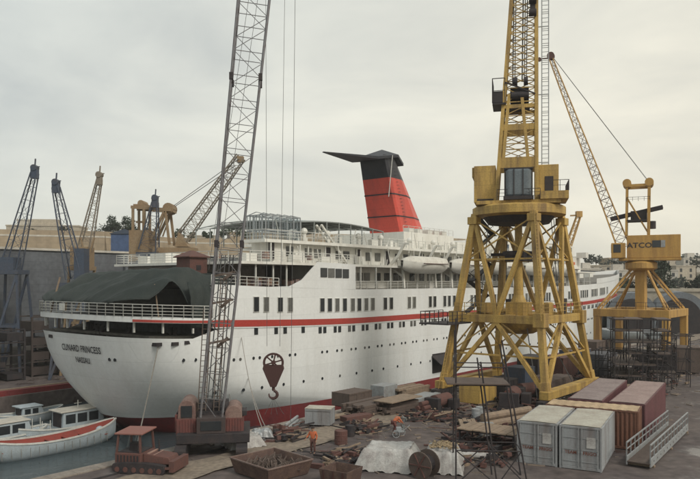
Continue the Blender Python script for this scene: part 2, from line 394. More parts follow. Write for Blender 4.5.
# decks
def deckpoly(z, t0, t1, inset=0, thick=.25, yh=None):
    mq = M(); pts = []; n = 20
    for i in range(n + 1):
        t = t0 + (t1 - t0) * i / n; h = (yh if yh else hb(t, 6.5) - inset); pts.append((t, -h))
    pts += [(t, -y) for t, y in pts[::-1]]
    mq.prism([(t, y, z + sheer(t) - thick) for t, y in pts], (0, 0, thick)); return mq
so_(deckpoly(5.3, -36.2, -29, 1.6), 'mooring_deck', deckg)
so_(deckpoly(10.25, -31, 123, .15, .2), 'promenade_deck', deckg)
# stern band deck over the open mooring deck
q = M(); pts = [(t - .2, y * 1.02) for t, y in outline(6.5) if t < -28.5]
q.prism([(t, y, 6.55 + sheer(t)) for t, y in pts], (0, 0, .5)); so_(q, 'stern_deck_band', white)
q = M(); P_ = [(t - .05, y * 1.01, 7.05 + sheer(t)) for t, y in pts]; q.rail(P_, 1.15, 1.5, .06, 4); so_(q, 'stern_rail', railw)
q = M(); pl_ = [p for p in outline(6.3) if p[0] < -28.5]
acc = 0
for a, b in zip(pl_, pl_[1:]):
    a3 = Vector((a[0], a[1], 0)); b3 = Vector((b[0], b[1], 0)); Ld = (b3 - a3).length; acc += Ld
    if acc > 2.6:
        acc = 0; so_(M().bar((b[0] + .15, b[1] * .985, 5.6 + sheer(b[0])), (b[0] + .15, b[1] * .985, 6.75 + sheer(b[0])), .16), 'stanchion', railw)
q = M(); q.box(-31.2, -30.9, -10.2, 10.2, 5.2, 8); so_(q, 'stern_deckhouse', mat('shaded deckhouse paint', (.12, .12, .13), .8, (.04, .04, .04), .8, 1))  # shade of the open recess is put into this wall's dark grey
q = M()
for (t, y) in ((-35, -4), (-34.5, 3), (-36, 0), (-33, 7), (-33, -8)):
    q = M(); q.cyl((t, y - .35, 5.7), (t, y - .35, 6.8), .22, n=10); q.cyl((t, y + .35, 5.7), (t, y + .35, 6.8), .22, n=10); q.box(t - .3, t + .3, y - .7, y + .7, 5.6, 5.9); so_(q, 'bollard', dark)
# name on the stern
def on_stern(u, v, z0): 
    y = -u - .0; z = z0 + v; return Vector((stern_t(y, z) - .10, y, zz(z, stern_t(y, z))))
def stern_text(s, size, z0, name, y0=1.3):
    o = text_mesh(s, size, letter, lambda u, v: on_stern(u - y0, v, z0), name, ship); o.location = (0, 0, ZO)
stern_text('CUNARD PRINCESS', .80, 3.95, 'name_lettering', -.8); stern_text('NASSAU', .70, 2.95, 'port_lettering', -.9)
# mooring chock slots in the stern quarter
q = M()
for (y, z, w_) in ((-9.9, 4.75, .5), (-10.85, 4.8, .22), (-11.25, 4.9, .08), (5.2, 4.8, .4)):
    t = stern_t(y, z); zz_ = zz(z, t); q = M().box(t - .12, t + .5, y - w_, y + w_ * .7, zz_ - .16, zz_ + .16); so_(q, 'mooring_chock', dark)
# windows ---------------------------------------------------------------
def t_of(px, y=-11.5):
    r = (px - 350) / 680; a = OX - DY * y; b = OY + DX * y; return (r * b - a) / (DX - r * DY)
def winproto(name, w_, h_, rim=.05, mt=glass):
    q = M(); q.box(-w_ / 2, w_ / 2, -.05, .03, -h_ / 2, h_ / 2); o = q.ob(name, mt, ship)
    f = M()
    for x0, x1, z0, z1 in ((-w_ / 2 - rim, -w_ / 2, -h_ / 2 - rim, h_ / 2 + rim), (w_ / 2, w_ / 2 + rim, -h_ / 2 - rim, h_ / 2 + rim), (-w_ / 2, w_ / 2, h_ / 2, h_ / 2 + rim), (-w_ / 2, w_ / 2, -h_ / 2 - rim, -h_ / 2)):
        f.box(x0, x1, -.08, .02, z0, z1)
    return o, f
curt = mat('curtained glass', (.13, .13, .12), .2, (.06, .06, .06), .7, 2, bump=0)
def put(proto, frame_me, spots, name):
    for i, (t, z, y) in enumerate(spots):
        if i == 0: o = proto
        else:
            o = proto.copy(); COL.objects.link(o); o.parent = ship
        if y is None:
            h = hb(t, min(z, 6.5)); h2 = hb(t + .5, min(z, 6.5)); y = -h; an = math.atan2(-(h2 - h), .5)
        else: an = 0
        if name != 'deckhouse_door' and random.random() < .3:
            o.material_slots[0].link = 'OBJECT'; o.material_slots[0].material = curt
        o.location = (t, y, z + sheer(t) * max(0, min(1, (z + 2.3) / 8.6)) + ZO); o.rotation_euler = (0, 0, an)
        if frame_me is not None:
            f = bpy.data.objects.new('window_frame', frame_me); COL.objects.link(f); f.parent = o
big = []
for px in (256, 266, 280, 290, 322, 329.5, 337, 344.5, 352.5, 359, 366, 372.5, 385, 391, 409, 414, 430, 434.5, 444.5, 449, 454): big.append(t_of(px))
t = 19
k = 0
while len(big) < 70 and t < 92:
    big.append(t); k += 1; t += 1.15 if k % 4 else 3.0
wp, fm = winproto('lounge_window', .72, 1.5); fo = fm.ob('tmpf', railw, ship); fme = fo.data; bpy.data.objects.remove(fo)
put(wp, fme, [(t, 8.45, None) for t in big if t < 84][:70], 'lounge_window')
wp, fm = winproto('cabin_window', .5, .72)
sp = []
t = -27.5
for px in (256, 276, 285, 303): sp.append((t_of(px), 5.75, None))
t = t_of(320)
while len(sp) < 92 and t < 96: sp += [(t, 5.62, None), (t + .8, 5.62, None)]; t += 2.62
put(wp, None, sp, 'cabin_window')
q = M(); q.cyl((0, -.04, 0), (0, .03, 0), .165, n=10); pp = q.ob('porthole', glass, ship)
sp = []
t = -31
while t < 88:
    if random.random() > .06: sp += [(t, 3.15, None), (t + .85, 3.15, None)]
    t += 2.62
sp2 = []; t = -30
while t < 88:
    if not (9 < t < 15): sp2.append((t, .2, None))
    t += 2.35 if int(t) % 3 else 3.1
both = sorted(sp + sp2, key=lambda a: a[0]); near = both[:95]; far = both[95:]
put(pp, None, near, 'porthole')
q = M()
for t, z, _ in far: h = hb(t, z); zq = zz(z, t); q.cyl((t, -h - .04, zq), (t, -h + .03, zq), .2, n=8)
so_(q, 'porthole', glass)['kind'] = 'stuff'
# portholes on the stern
for y, z in ((-5.2, 3.3), (-5.9, 3.3), (-11.0, 3.4), (-11.3, 3.4)):
    o = pp.copy(); COL.objects.link(o); o.parent = ship; t = stern_t(y, z); o.location = (t, y, zz(z, t) + ZO); o.rotation_euler = (0, 0, R(-80 if y > -8 else -50))
# open shell door near the crane, with its raised flap
td = t_of(433); q = M(); q.box(td - .2, td + 4.2, -11.58, -11.3, -1.6, 1.1); so_(q, 'shell_door_opening', dark)
q = M(); q.prism([(td - .4, -11.6, .9), (td - .4, -13.0, -.2), (td - .4, -13.0, -.32), (td - .4, -11.6, .74)], (4.6, 0, 0)); so_(q, 'shell_door', dark)
# overhanging draft marks / seam shadows
# ---- superstructure
def house(t0, t1, y0, y1, z0, z1, mt=cream, name='deckhouse', sh=0):
    q = M(); q.box(t0, t1, y0, y1, z0 + sh, z1 + sh); return so_(q, name, mt)
house(-14, 70, -9.0, 9.0, 10.25, 13.05)
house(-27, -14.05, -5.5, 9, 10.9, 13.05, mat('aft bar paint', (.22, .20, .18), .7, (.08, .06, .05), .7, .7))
# deck C
q = M(); q.prism([(-27.5, -11.2, 13.05), (-24, -11.5, 13.05), (73, -11.3, 13.05), (76, -8, 13.05), (77, 0, 13.05), (76, 8, 13.05), (73, 11.3, 13.05), (-24, 11.5, 13.05), (-27.5, 11.2, 13.05)], (0, 0, .28)); so_(q, 'boat_deck', cream)
q = M(); q.rail([(-9, -11.35, 13.33), (-23, -11.35, 13.33), (-27.3, -11.0, 13.33), (-27.3, 11.0, 13.33), (0, 11.3, 13.33)], 1.1, 1.6, .07, 4); so_(q, 'boat_deck_rail', railw)
q = M(); q.rail([(-31, -11.3, 10.9), (-22, -11.35, 10.6)], 1.0, 1.4, .06, 3); q.rail([(-9, -11.35, 10.3), (70, -11.35, 10.3)], 1.0, 2.2, .06, 3); so_(q, 'promenade_rail', railw)
# aft deck bulwark seen behind the sloping screen
house(-20.5, 3, -8.6, -5.5, 13.33, 15.55); house(-14.5, 3, -5.49, 1, 13.33, 15.55); house(-8, 3, 1.01, 8.6, 13.33, 15.55); house(3, 66, -7.6, 7.6, 13.33, 15.65)
q = M(); q.prism([(-22, -9.2, 15.55), (-6, -9.8, 15.55), (2, -9.8, 15.55), (68, -9.0, 15.55), (68, 9, 15.55), (-9, 9.2, 15.55), (-9, 1.5, 15.55), (-15.5, 1.5, 15.55), (-15.5, -5.2, 15.55), (-22, -5.2, 15.55)], (0, 0, .35)); so_(q, 'sun_deck', cream)
q = M(); strip_pts = [(-22, -5.4), (-21.9, -9.15), (2, -9.7), (66, -8.9)]
q.rail([(a, b, 15.9) for a, b in strip_pts], 1.05, 1.8, .06, 3); so_(q, 'sun_deck_rail', railw)
# stanchions between boat deck and sun deck, and below boat deck
q = M()
for t in range(-21, 68, 3): so_(M().bar((t, -9.1, 13.3), (t, -9.1, 15.6), .14), 'stanchion', railw)
for t in [-8 + 3.1 * i for i in range(26)]: so_(M().bar((t, -11.3, 10.3), (t, -11.3, 13.1), .16), 'stanchion', railw)
for t in (-27.2, -25, -22.5, -20.5): so_(M().bar((t, -11.0, 10.4), (t, -11.0, 13.1), .14), 'stanchion', railw)
# doors and windows of the recessed houses
wp, fm = winproto('deckhouse_window', 1.1, 1.05)
sp = [(t, 11.85, -9.06) for t in (-8, -6.6, -5.2, -3.8, -1.5, .5, 2.6, 4, 6.5, 9, 11, 13.5, 16, 18, 20, 22.5, 25, 27, 29, 31, 33, 36, 38, 41, 43, 46, 48, 50, 53, 55, 58, 60)]
sp += [(t, 12.15, -11.53) for t in (-15, -13.7, -12.4, -11.1)]
sp += [(t, 14.5, -8.66) for t in (-17.6, -14.5, -12.9, -9, -7.5, -3, -1)]
sp += [(t, 14.6, -7.66) for t in (4.5, 7, 9.5, 13, 17, 19, 22, 26, 29, 33, 36, 40, 44, 48, 52, 56, 60)]
put(wp, None, sp, 'deckhouse_window')
wp, _ = winproto('deckhouse_door', .85, 2.0, mt=dark)
put(wp, None, [(-20.5, 14.35, -8.66), (-11, 14.35, -8.66), (-5.2, 14.35, -8.66), (1.2, 14.35, -8.66), (11.2, 14.35, -7.66), (-18, 12.0, -5.6)], 'deckhouse_door')
# glass screened pavilion on the sun deck
q = M(); x0, x1, y0, y1, z0, z1 = -21.3, -15.8, -8.6, -5.6, 15.9, 18.6
for i in range(6):
    t = x0 + (x1 - x0) * i / 5
    for y in (y0, y1): q.bar((t, y, z0), (t, y, z1), .09)
for i in range(1, 6):
    y = y0 + (y1 - y0) * i / 6
    for t in (x0, x1): q.bar((t, y, z0), (t, y, z1), .09)
for z in (z0 + 1, z1): 
    q.bar((x0, y0, z), (x1, y0, z), .12); q.bar((x0, y1, z), (x1, y1, z), .12); q.bar((x0, y0, z), (x0, y1, z), .12); q.bar((x1, y0, z), (x1, y1, z), .12)
for i in range(6):
    t = x0 + (x1 - x0) * i / 5; q.bar((t, y0, z1), (t, y1, z1), .07); q.bar((t, y0, z1), (t, (y0 + y1) / 2, z1 + .35), .07); q.bar((t, (y0 + y1) / 2, z1 + .35), (t, y1, z1), .07)
pav = so_(q, 'screened_pavilion', mat('pavilion frame grey', (.30, .32, .33), .5, fine=.05))
tg = bpy.data.materials.new('tinted glass'); tg.use_nodes = True; tb = tg.node_tree.nodes['Principled BSDF']
tb.inputs['Base Color'].default_value = (.6, .68, .72, 1); tb.inputs['Roughness'].default_value = .05; tb.inputs['Transmission Weight'].default_value = .9; tb.inputs['IOR'].default_value = 1.02; tb.inputs['Alpha'].default_value = .3
q = M(); q.box(x0 + .1, x1 - .1, y0 + .02, y0 + .04, z0, z1 - .1); q.box(x0 + .02, x0 + .04, y0 + .1, y1 - .1, z0, z1 - .1); q.box(x1 - .04, x1 - .02, y0 + .1, y1 - .1, z0, z1 - .1); q.ob('pavilion_glass', tg, pav)
# long awning frame over the pool deck
q = M(); aw = []
for i in range(9):
    t = -17.6 + i * 2.3; zc = 18.0 + .55 * math.sin(math.pi * i / 8)
    pts = [(t, -8.2 + 16.4 * j / 8, zc + .55 * math.sin(math.pi * j / 8)) for j in range(9)]; aw.append(pts)
    for a, b in zip(pts, pts[1:]): q.bar(a, b, .10)
    q.bar((t, -8.2, 15.9), (t, -8.2, zc), .10); q.bar((t, 8.2, 15.9), (t, 8.2, zc), .10)
for j in range(9):
    for i in range(8): q.bar(aw[i][j], aw[i + 1][j], .09)
so_(q, 'awning_frame', mat('awning frame grey', (.30, .32, .31), .6))
q = M(); q.grid([[(p[0], p[1], p[2] + .07) for p in r] for r in aw[1:]]); so_(q, 'awning_netting', mat('awning mesh grey', (.33, .36, .35), .8, (.2, .22, .22), .5, 1))
# white dome, sloping stair, vents and lockers on the sun deck
q = M(); q.ball((-15.6, -7.2, 16.7), .75, 8); q.cyl((-15.6, -7.2, 15.9), (-15.6, -7.2, 16.3), .3); so_(q, 'satellite_dome', cream, smooth=True)
q = M()
for dy in (-9.0, -8.2): q.bar((-12.6, dy, 18.0), (-7.6, dy, 13.4), .22)
for i in range(10): q.box(-12.4 + .5 * i - .15, -12.4 + .5 * i + .15, -8.95, -8.25, 17.8 - .46 * i, 17.86 - .46 * i)
so_(q, 'outside_stair', cream)
q = M()
for t in (-14.6, -9.8, -3.6, .4, 8, 14.7, 20, 26, 34, 42): q = M(); q.cyl((t, -8.2 + (t % 3) * .3, 15.9), (t, -8.2 + (t % 3) * .3, 17.0), .25, n=8); q.ball((t, -8.2 + (t % 3) * .3, 17.15), .42, 6); so_(q, 'deck_vent', cream)
q = M()
for t, y, z, a, b, c_ in ((-19, -10.4, 13.33, 1.2, .6, .9), (-14, -10.3, 13.33, 1.6, .6, .8), (-6, -9.5, 13.33, 1.0, .6, 1.1), (-25, -9.6, 13.33, 1.5, .7, .9), (-2, -8.4, 15.9, 1.4, .6, .9), (7, -7.8, 15.9, 1.6, .7, .8), (17, -7.9, 15.9, 1, .7, 1), (29, -7.6, 15.9, 2, .7, .9), (-26, 3, 13.33, 3, 3, 1.2), (-25, 8, 13.33, 2, 2, 1.0)): so_(M().box(t, t + a, y, y + b, z, z + c_), 'deck_locker', cream)
# funnel casing houses
house(8, 22, -6.6, 6.6, 15.9, 18.5, name='funnel_casing'); house(22.1, 30, -7.2, 7.2, 15.9, 17.6)
house(30.1, 40, -7.8, 7.8, 15.9, 18.4); 
q = M(); q.prism([(30.1, -7.8, 18.4), (26.4, -7.8, 16.2), (26.4, -7.8, 15.9), (30.1, -7.8, 15.9)], (0, 15.6, 0)); so_(q, 'sloping_end_plate', cream)
q = M()
for i in range(5): q.box(35.6 + i * .75, 36.1 + i * .75, -7.86, -7.75, 16.6, 17.9)
so_(q, 'louvre_grille', mat('louvre blue', (.05, .08, .13), .5))
q = M(); q.rail([(8, -6.5, 18.5), (22, -6.5, 18.5)], .9, 1.4, .05, 2); q.rail([(30.1, -7.7, 18.4), (40, -7.7, 18.4)], .9, 1.4, .05, 2); so_(q, 'casing_rail', railw)
q = M()
for t in (10, 12.2, 15, 17, 19.2): so_(M().box(t, t + 1.3, -6.2, -5.2, 18.5, 19.2), 'exhaust_box', cream)
# funnel -----------------------------------------------------------------
def fsec(z):
    f = (z - 18.5) / 12.3
    ta = 12.4 - 3.6 * f; tf = 22.6 - 9.4 * f; w_ = 3.1 - .65 * f; return ta, tf, w_
def fring(z, e=0):
    ta, tf, w_ = fsec(z); ta -= e; tf += e; w_ += e; c = (tf - ta)
    return [(ta, -w_ * .93, z), (ta + .5, -w_, z), (ta + c * .55, -w_ * .92, z), (tf - c * .12, -w_ * .55, z), (tf, -w_ * .15, z), (tf, w_ * .15, z), (tf - c * .12, w_ * .55, z), (ta + c * .55, w_ * .92, z), (ta + .5, w_, z), (ta, w_ * .93, z)]
fun = th('funnel', None, None); fun.parent = ship; fun.location = (0, 0, ZO)
q = M(); q.grid([fring(z) for z in (15.9, 18.5, 20, 22, 24, 26, 27.0)], True); q.ob('red_casing', funred, fun)
q = M(); ids = q.grid([fring(z) for z in (27.0, 28.5, 30.3)], True); q.F(ids[-1]); q.ob('black_top', black, fun)
q = M()
for z in (21.3, 24.6): q.grid([fring(z - .09, .03), fring(z - .09, .06), fring(z + .09, .06), fring(z + .09, .03)], True)
q.ob('black_rings', black, fun)
# swept back wind deflector on top, a thin folded plate running aft to a point
def plate(lo, hi, th0):
    mq = M(); mq.prism([(t, y, z) for t, y, z in lo], (0, 0, th0)); return mq
q = M()
ridge = [(-2.0, 0, 29.4), (7.3, 0, 30.2), (11.6, 0, 31.7), (15.2, 0, 30.3)]
edge = [(-2.0, -.25, 29.35), (7.4, -2.5, 29.8), (11.8, -3.0, 30.6), (15.3, -1.5, 29.9)]
edge2 = [(t, -y, z) for t, y, z in edge]
def low(ps, d): return [(t, y, z - d) for t, y, z in ps]
def lowt(ps, d): return [(t, y, z - d * (.18 if k == 0 else 1)) for k, (t, y, z) in enumerate(ps)]
q.grid([edge, ridge, edge2]); q.grid([lowt(edge2, .4), lowt(ridge, .8), lowt(edge, .4)])
q.grid([lowt(edge, .4), edge]); q.grid([edge2, lowt(edge2, .4)])
for k in (0, -1): q.F([q.P(p) for p in (edge[k], ridge[k], edge2[k], lowt(edge2, .4)[k], lowt(ridge, .8)[k], lowt(edge, .4)[k])])
q.ob('wind_deflector', black, fun)
q = M(); q.bar((9.6, -2.75, 24.0), (10.3, -2.95, 30.3), .09); q.ob('stay_wire', railw, fun)
q = M(); 
for z in [19 + .5 * i for i in range(23)]: ta, tf, w_ = fsec(z); q.bar((ta + 1.6, -w_ - .06, z), (ta + 2.1, -w_ - .06, z), .05)
q.ob('ladder', black, fun)
# bridge block forward
house(50, 69, -9.6, 9.6, 13.33, 16.2, name='bridge_house'); house(54, 68, -8.6, 8.6, 16.2, 18.6, name='wheelhouse')
q = M(); q.box(66.6, 68.1, -11.6, 11.6, 16.2, 16.5); q.box(66.6, 68.1, -11.6, -9.6, 16.5, 17.3); so_(q, 'bridge_wing', cream)
wp, _ = winproto('bridge_window', .9, .9)
put(wp, None, [(t, 17.6, -8.66) for t in (55.5, 57, 58.5, 60, 61.5, 63, 64.5, 66)] + [(t, 15.1, -9.66) for t in (51.5, 53.5, 55.5, 57.5, 59.5, 61.5)], 'bridge_window')
q = M(); q.box(60.2, 65.6, -9.72, -9.5, 13.6, 15.3); so_(q, 'orange_panel', mat('orange painted panel', (.60, .16, .07), .6))
q = M(); q.cyl((59, -3, 18.6), (59, -3, 20.3), .5, .3); q.ball((59, -3, 21.3), 1.15, 10); so_(q, 'radome', cream, smooth=True)
q = M(); q.cyl((63, 0, 18.6), (63, 0, 24.5), .35, .15); q.bar((63, -2, 21.5), (63, 2, 21.5), .15); q.bar((63, -1.4, 23), (63, 1.4, 23), .12)
for t in (41, 45, 49): q.cyl((t, -2, 15.9), (t, -2, 21), .07)
q.cyl((31, -6, 18.4), (31, -6, 20.5), .12); q.bar((30.4, -6, 19.5), (31.6, -6, 19.5), .12); so_(q, 'mast', cream)
house(40.1, 50, -7, 7, 15.9, 17.4)
# foredeck fittings and bow bulwark
q = M(); strip(q, 10.3, 11.4, 74, 124, 0, (-1, 1)); so_(q, 'bow_bulwark', white)
q = M(); q.box(80, 86, -4, 4, 12, 13.6); q.box(92, 95, -3, 3, 12.3, 13.4); q.cyl((88, 0, 12), (88, 0, 20), .35, .2); q.bar((88, 0, 18), (80, -1, 14.5), .3); so_(q, 'foredeck_gear', cream)
# davits with their lifeboats
dv = M(); dv.bar((0, -9.0, 13.3), (0, -10.4, 14.6), .34); dv.bar((0, -10.4, 14.6), (0, -11.5, 16.3), .28); dv.bar((0, -11.5, 16.3), (0, -12.3, 16.2), .22); dv.cyl((0, -12.2, 16.2), (0, -12.2, 15.0), .05, n=5)
dv.bar((0, -11.2, 13.2), (0, -11.4, 10.4), .3); dv.bar((0, -11.3, 11.9), (0, -9.2, 13.2), .25)
d0 = so_(dv, 'davit', cream)
def boat_rows(L_, W_, D_, sheer_=.5, n=16, flat=.0, top=0, tr=.12):
    rows = []
    for i in range(n + 1):
        u = -1 + 2 * i / n; x = u * L_ / 2; k = max(0.0, 1 - abs(u) ** 2.4); k = max(k, .03) if u < 1 else .02
        if tr and u < 0: k = max(k, tr) ** .8
        b = W_ / 2 * k ** .62; z1 = D_ + sheer_ * abs(u) ** 2.2; z0 = D_ * .55 * abs(u) ** 4
        rows.append([(x, b * a, z0 + (z1 - z0) * c) for a, c in ((1, 1), (.95, .72), (.78, .38), (.42, .1), (0, 0), (-.42, .1), (-.78, .38), (-.95, .72), (-1, 1))])
    return rows
tb_ = [t_of(398) + 5.4 + 12.2 * i for i in range(5)]
lbs = []
for i, t in enumerate(tb_):
    for dt in (-3.9, 3.9):
        if i == 0 and dt < 0: d0.location = (t + dt, 0, ZO)
        else: o = d0.copy(); COL.objects.link(o); o.location = (t + dt, 0, ZO)
    names = ['aftmost white enclosed lifeboat in davits just right of the funnel foot', 'second white lifeboat from the stern, half behind the left crane leg', 'third white lifeboat from the stern, behind the yellow crane legs',
             'fourth white lifeboat from the stern, between the yellow crane legs', 'foremost white lifeboat in davits just aft of the bridge']
    p = S(t, -12.2, 12.3)
    if i == 0:
        b = th('ship_lifeboat', names[0], 'lifeboat', p, HD, 'lifeboats hung in davits along the ship side')
        q = M(); q.grid(boat_rows(11, 3.5, 1.35, .35, tr=0)); q.ob('boat_hull', cream, b, smooth=True)
        q = M(); rr = []
        for r in boat_rows(10.9, 3.45, 1.35, .35, tr=0):
            x = r[0][0]; hh = r[0][2]; w_ = r[0][1]; top = 1.0 * max(0, 1 - abs(x / 5.5) ** 4)
            rr.append([(x, w_, hh), (x, w_ * .8, hh + top * .75), (x, 0, hh + top), (x, -w_ * .8, hh + top * .75), (x, -w_, hh)])
        q.grid(rr); q.ob('boat_cover', mat('lifeboat cover', (.60, .58, .52), .7, (.35, .3, .25), .5, 1), b, smooth=True)
        q = M(); 
        for sy in (-1, 1): q.bar((-5, sy * 1.2, 1.5), (5, sy * 1.2, 1.5), .01)
        q.bar((-3, -1.78, 1.32), (3, -1.78, 1.32), .10); q.ob('fender_rail', hookr, b)
        lb0 = b
    else: dup(lb0, loc=p, label=names[i])
# small mixed clutter hanging about on the ship's aft decks
q = M(); rnd = random.Random(3)
for k in range(36):
    t = rnd.uniform(-27, -13); y = rnd.uniform(-10.6, -6.2); s_ = rnd.uniform(.25, .7); z = 10.5 if rnd.random() < .6 else 13.35
    if z > 13 and y < -10.6: continue
    q.box(t, t + s_, y, y + s_, z + .3, z + .3 + s_ * 1.2)
so_(q, 'deck_clutter', mat('mixed deck gear', (.30, .18, .12), .8, (.12, .14, .2), .9, 1.2))['kind'] = 'stuff'

q = M(); rnd = random.Random(8)
for k in range(150):
    t = rnd.uniform(-20, 66); y = rnd.uniform(-9.0, -6); z = 15.9; s_ = rnd.uniform(.2, .8)
    if rnd.random() < .45: y = rnd.uniform(-11.1, -9.3); z = 13.33
    if rnd.random() < .5: q.box(t, t + s_, y, y + s_ * .6, z, z + s_ * rnd.uniform(.6, 1.8))
    else: q.bar((t, y, z), (t + rnd.uniform(-.8, .8), y, z + rnd.uniform(.8, 2.4)), .08)
so_(q, 'white_fittings', cream)['kind'] = 'stuff'
# ---- green tarpaulin stretched over the stern deck
def tz(u, v):   # u across -1 (starboard)..1 (port), v 0 aft .. 1 forward
    a = min(1, v / .38); h = 9.15 + 3.0 * (a ** .75) - .35 * max(0, v - .38)
    e = max(0, (-u - .80) / .20) ** 1.4 if u < 0 else max(0, (u - .5) / .5) ** 1.3
    nt_ = max(0, 1 - abs(v - .30) / .13) if u < 0 else 0
    h -= e * (2.9 if u < 0 else 2.5) * a * (1 - .85 * nt_ ** .8)
    fo = u * 1.7 + v * 1.5
    h += (.60 * (abs(math.sin(fo * 3.1)) - .75) + .18 * math.sin(fo * 11 + 1) + .13 * abs(math.sin(u * 9 - v * 8))) * (.25 + .75 * a) - .35 * max(0, math.sin(math.pi * (u + .3) * 1.1)) * a * (1 - v)
    h += .22 * noise.noise(Vector((u * 5, v * 6, 2))) + .07 * noise.noise(Vector((u * 16, v * 14, 2)))
    return h
rows = []
for j in range(49):
    v = j / 48; t = -38.7 + 12 * v; r = []
    for i in range(121):
        u = -1 + 2 * i / 120; sq = min(1, (t + 39.2) / 9); hw = 11.1 * (1 - (1 - sq) ** 3) ** (1 / 3)
        # tent opening: an upside-down V cut from the aft edge at the starboard quarter
        z = tz(u, v); r.append((t, u * hw, z))
    rows.append(r)
q = M(); ids = [[q.P(p) for p in r] for r in rows]
for j in range(48):
    for i in range(120):
        u = -1 + 2 * (i + .5) / 120; v = (j + .5) / 48
        q.F((ids[j][i], ids[j][i + 1], ids[j + 1][i + 1], ids[j + 1][i]))
o = q.ob('tarpaulin', tarpg, smooth=True, loc=(OX, OY, 0), rz=HD); sl = o.modifiers.new('s', 'SOLIDIFY'); sl.thickness = .05
tag(o, 'large dark green tarpaulin stretched like a tent over the white stern deck', 'tarpaulin')
ov = M(); rr = []
for j in range(7):
    z = 11.2 - j * .72; rr.append([(-33.6 + .32 * i, -10.9 - .5 * min(1, j / 2) - .12 * math.sin(i * 1.7 + j * .4), z) for i in range(9)])
ov.grid(rr); o2 = ov.ob('hanging_flap', tarpg, o, smooth=True); o2.modifiers.new('s', 'SOLIDIFY').thickness = .05
tp = M(); tp.cyl((-35.6, -9.4, 7.8), (-35.9, -9.2, 11.0), .07, n=6); tp.cyl((-37.6, 6.8, 8), (-36.9, 6.2, 11.7), .1, n=6); tp.ob('tent_pole', wood, o)
ov = M(); ov.grid([[(-38.5 + .1 * math.sin(i), 3 + .3 * i, z) for i in range(5)] for z in (10.1, 9.2)]); 
sk = M(); sk.box(-39.1, -39.05, 1.2, 2.2, 8.4, 9.1); so_(sk, 'white_notice_board', railw)
# red hut on the aft deck
hut = th('red_hut', 'small dark red hut with a hipped roof behind the green tarpaulin', 'hut', S(-28.6, -5.2, 11.0), HD); hut.scale = (.85, .85, .88)
q = M(); q.box(-1.3, 1.3, -1.3, 1.3, 0, 3.1); q.ob('walls', rustm, hut)
q = M(); b0 = [(-1.6, -1.6, 3.1), (1.6, -1.6, 3.1), (1.6, 1.6, 3.1), (-1.6, 1.6, 3.1)]; q.prism(b0, (0, 0, .12)); q.grid([[(x, y, 3.22) for x, y, _ in b0], [(x * .1, y * .1, 3.95) for x, y, _ in b0]], True); q.ob('roof', rustm, hut)
q = M(); q.box(-.35, .35, -1.34, -1.3, 1.6, 2.2); q.ob('vent_opening', dark, hut)
# rope hanging from the stern chock and other mooring lines
def ropeline(a, b, sag, r, name, label, mt=rope, n=10, cat='rope', group=None):
    a = Vector(a); b = Vector(b); q = M(); pts = [a.lerp(b, i / n) - Vector((0, 0, sag * 4 * (i / n) * (1 - i / n))) for i in range(n + 1)]
    for x, y in zip(pts, pts[1:]): q.cyl(x, y, r, n=5)
    return tag(q.ob(name, mt), label, cat, group)
tq = stern_t(-10.2, 4.75)
ropeline(S(tq - .1, -10.2, 5.4), S(tq - 2.2, -9.7, -4.1), .1, .06, 'mooring_rope', 'pale thick rope dropping from the stern quarter slot down behind the red cab')
ropeline(S(-27, -11.0, 6), G(262, 428, 0), 1.0, .035, 'mooring_rope', 'upper of two slack ropes from ship side to quay left of the hook')
ropeline(S(-26, -10.9, 1.6), G(268, 432, 0), .5, .035, 'mooring_rope', 'lower of two slack ropes reaching the quay below the hook')
ropeline(S(-29.5, -10.6, 6.1), S(-27.5, -10.8, -3.8), 0, .03, 'mooring_rope', 'thin line hanging straight down the hull left of the lattice boom')

# ================================================================== QUAYSIDE CRANES
def beamset(mx=None): return M(mx)
# ---- big portal crane in the middle
CX, CY = 16.9, 68.2
cr1 = th('portal_crane', 'tall yellow four-legged dockside crane with mast standing before the ship', 'crane', (CX, CY, 0), HD)
hx, hy, ZT, FT = 5.75, 5.4, 17.9, .57
def lf(z): return 1 - (1 - FT) * z / ZT
def lp(sx_, sy_, z): f = lf(z); return Vector((sx_ * hx * f, sy_ * hy * f, z))
for sx_ in (-1, 1):
    for sy_ in (-1, 1):
        q = M(); q.bar(lp(sx_, sy_, .9), lp(sx_, sy_, ZT), .60, .60, up=(1, 0, 0)); q.bar(lp(sx_, sy_, .9), lp(sx_, sy_, 2.2), .8, .8, up=(1, 0, 0))
        g = q.ob('leg', yel, cr1, bevel=.04)
ZR = 7.7
ring = M(); corners = [(-1, -1), (1, -1), (1, 1), (-1, 1)]
for k in range(4):
    a, b = corners[k], corners[(k + 1) % 4]; A = lp(*a, ZR); B = lp(*b, ZR); ring.bar(A, B, .55, .75)
    mid = (A + B) / 2
    for cn, c_ in ((a, A), (b, B)):
        q = M(); q.bar(lp(*cn, ZT - .3), mid + Vector((0, 0, .3)), .38, .42, up=(1, 0, 0)); q.bar(mid - Vector((0, 0, .3)), lp(*cn, 1.2), .38, .42, up=(1, 0, 0)); q.ob('brace', yel, cr1)
ring.ob('ring_beam', yel, cr1, bevel=.03)
q = M()
for sy_ in (-1, 1): q.box(-hx - .6, hx + .6, sy_ * hy - .45, sy_ * hy + .45, .75, 1.5)
q.ob('sill_beam', yel, cr1, bevel=.05)
for sx_ in (-1, 1):
    for sy_ in (-1, 1):
        q = M(); q.box(sx_ * hx - 1.5, sx_ * hx + 1.5, sy_ * hy - .35, sy_ * hy + .35, .25, .74); o = q.ob('bogie', dark, cr1, bevel=.05)
        for dx in (-1.1, -.4, .4, 1.1): M().cyl((sx_ * hx + dx, sy_ * hy - .42, .32), (sx_ * hx + dx, sy_ * hy + .42, .32), .32, n=14).ob('wheel', dark, o)
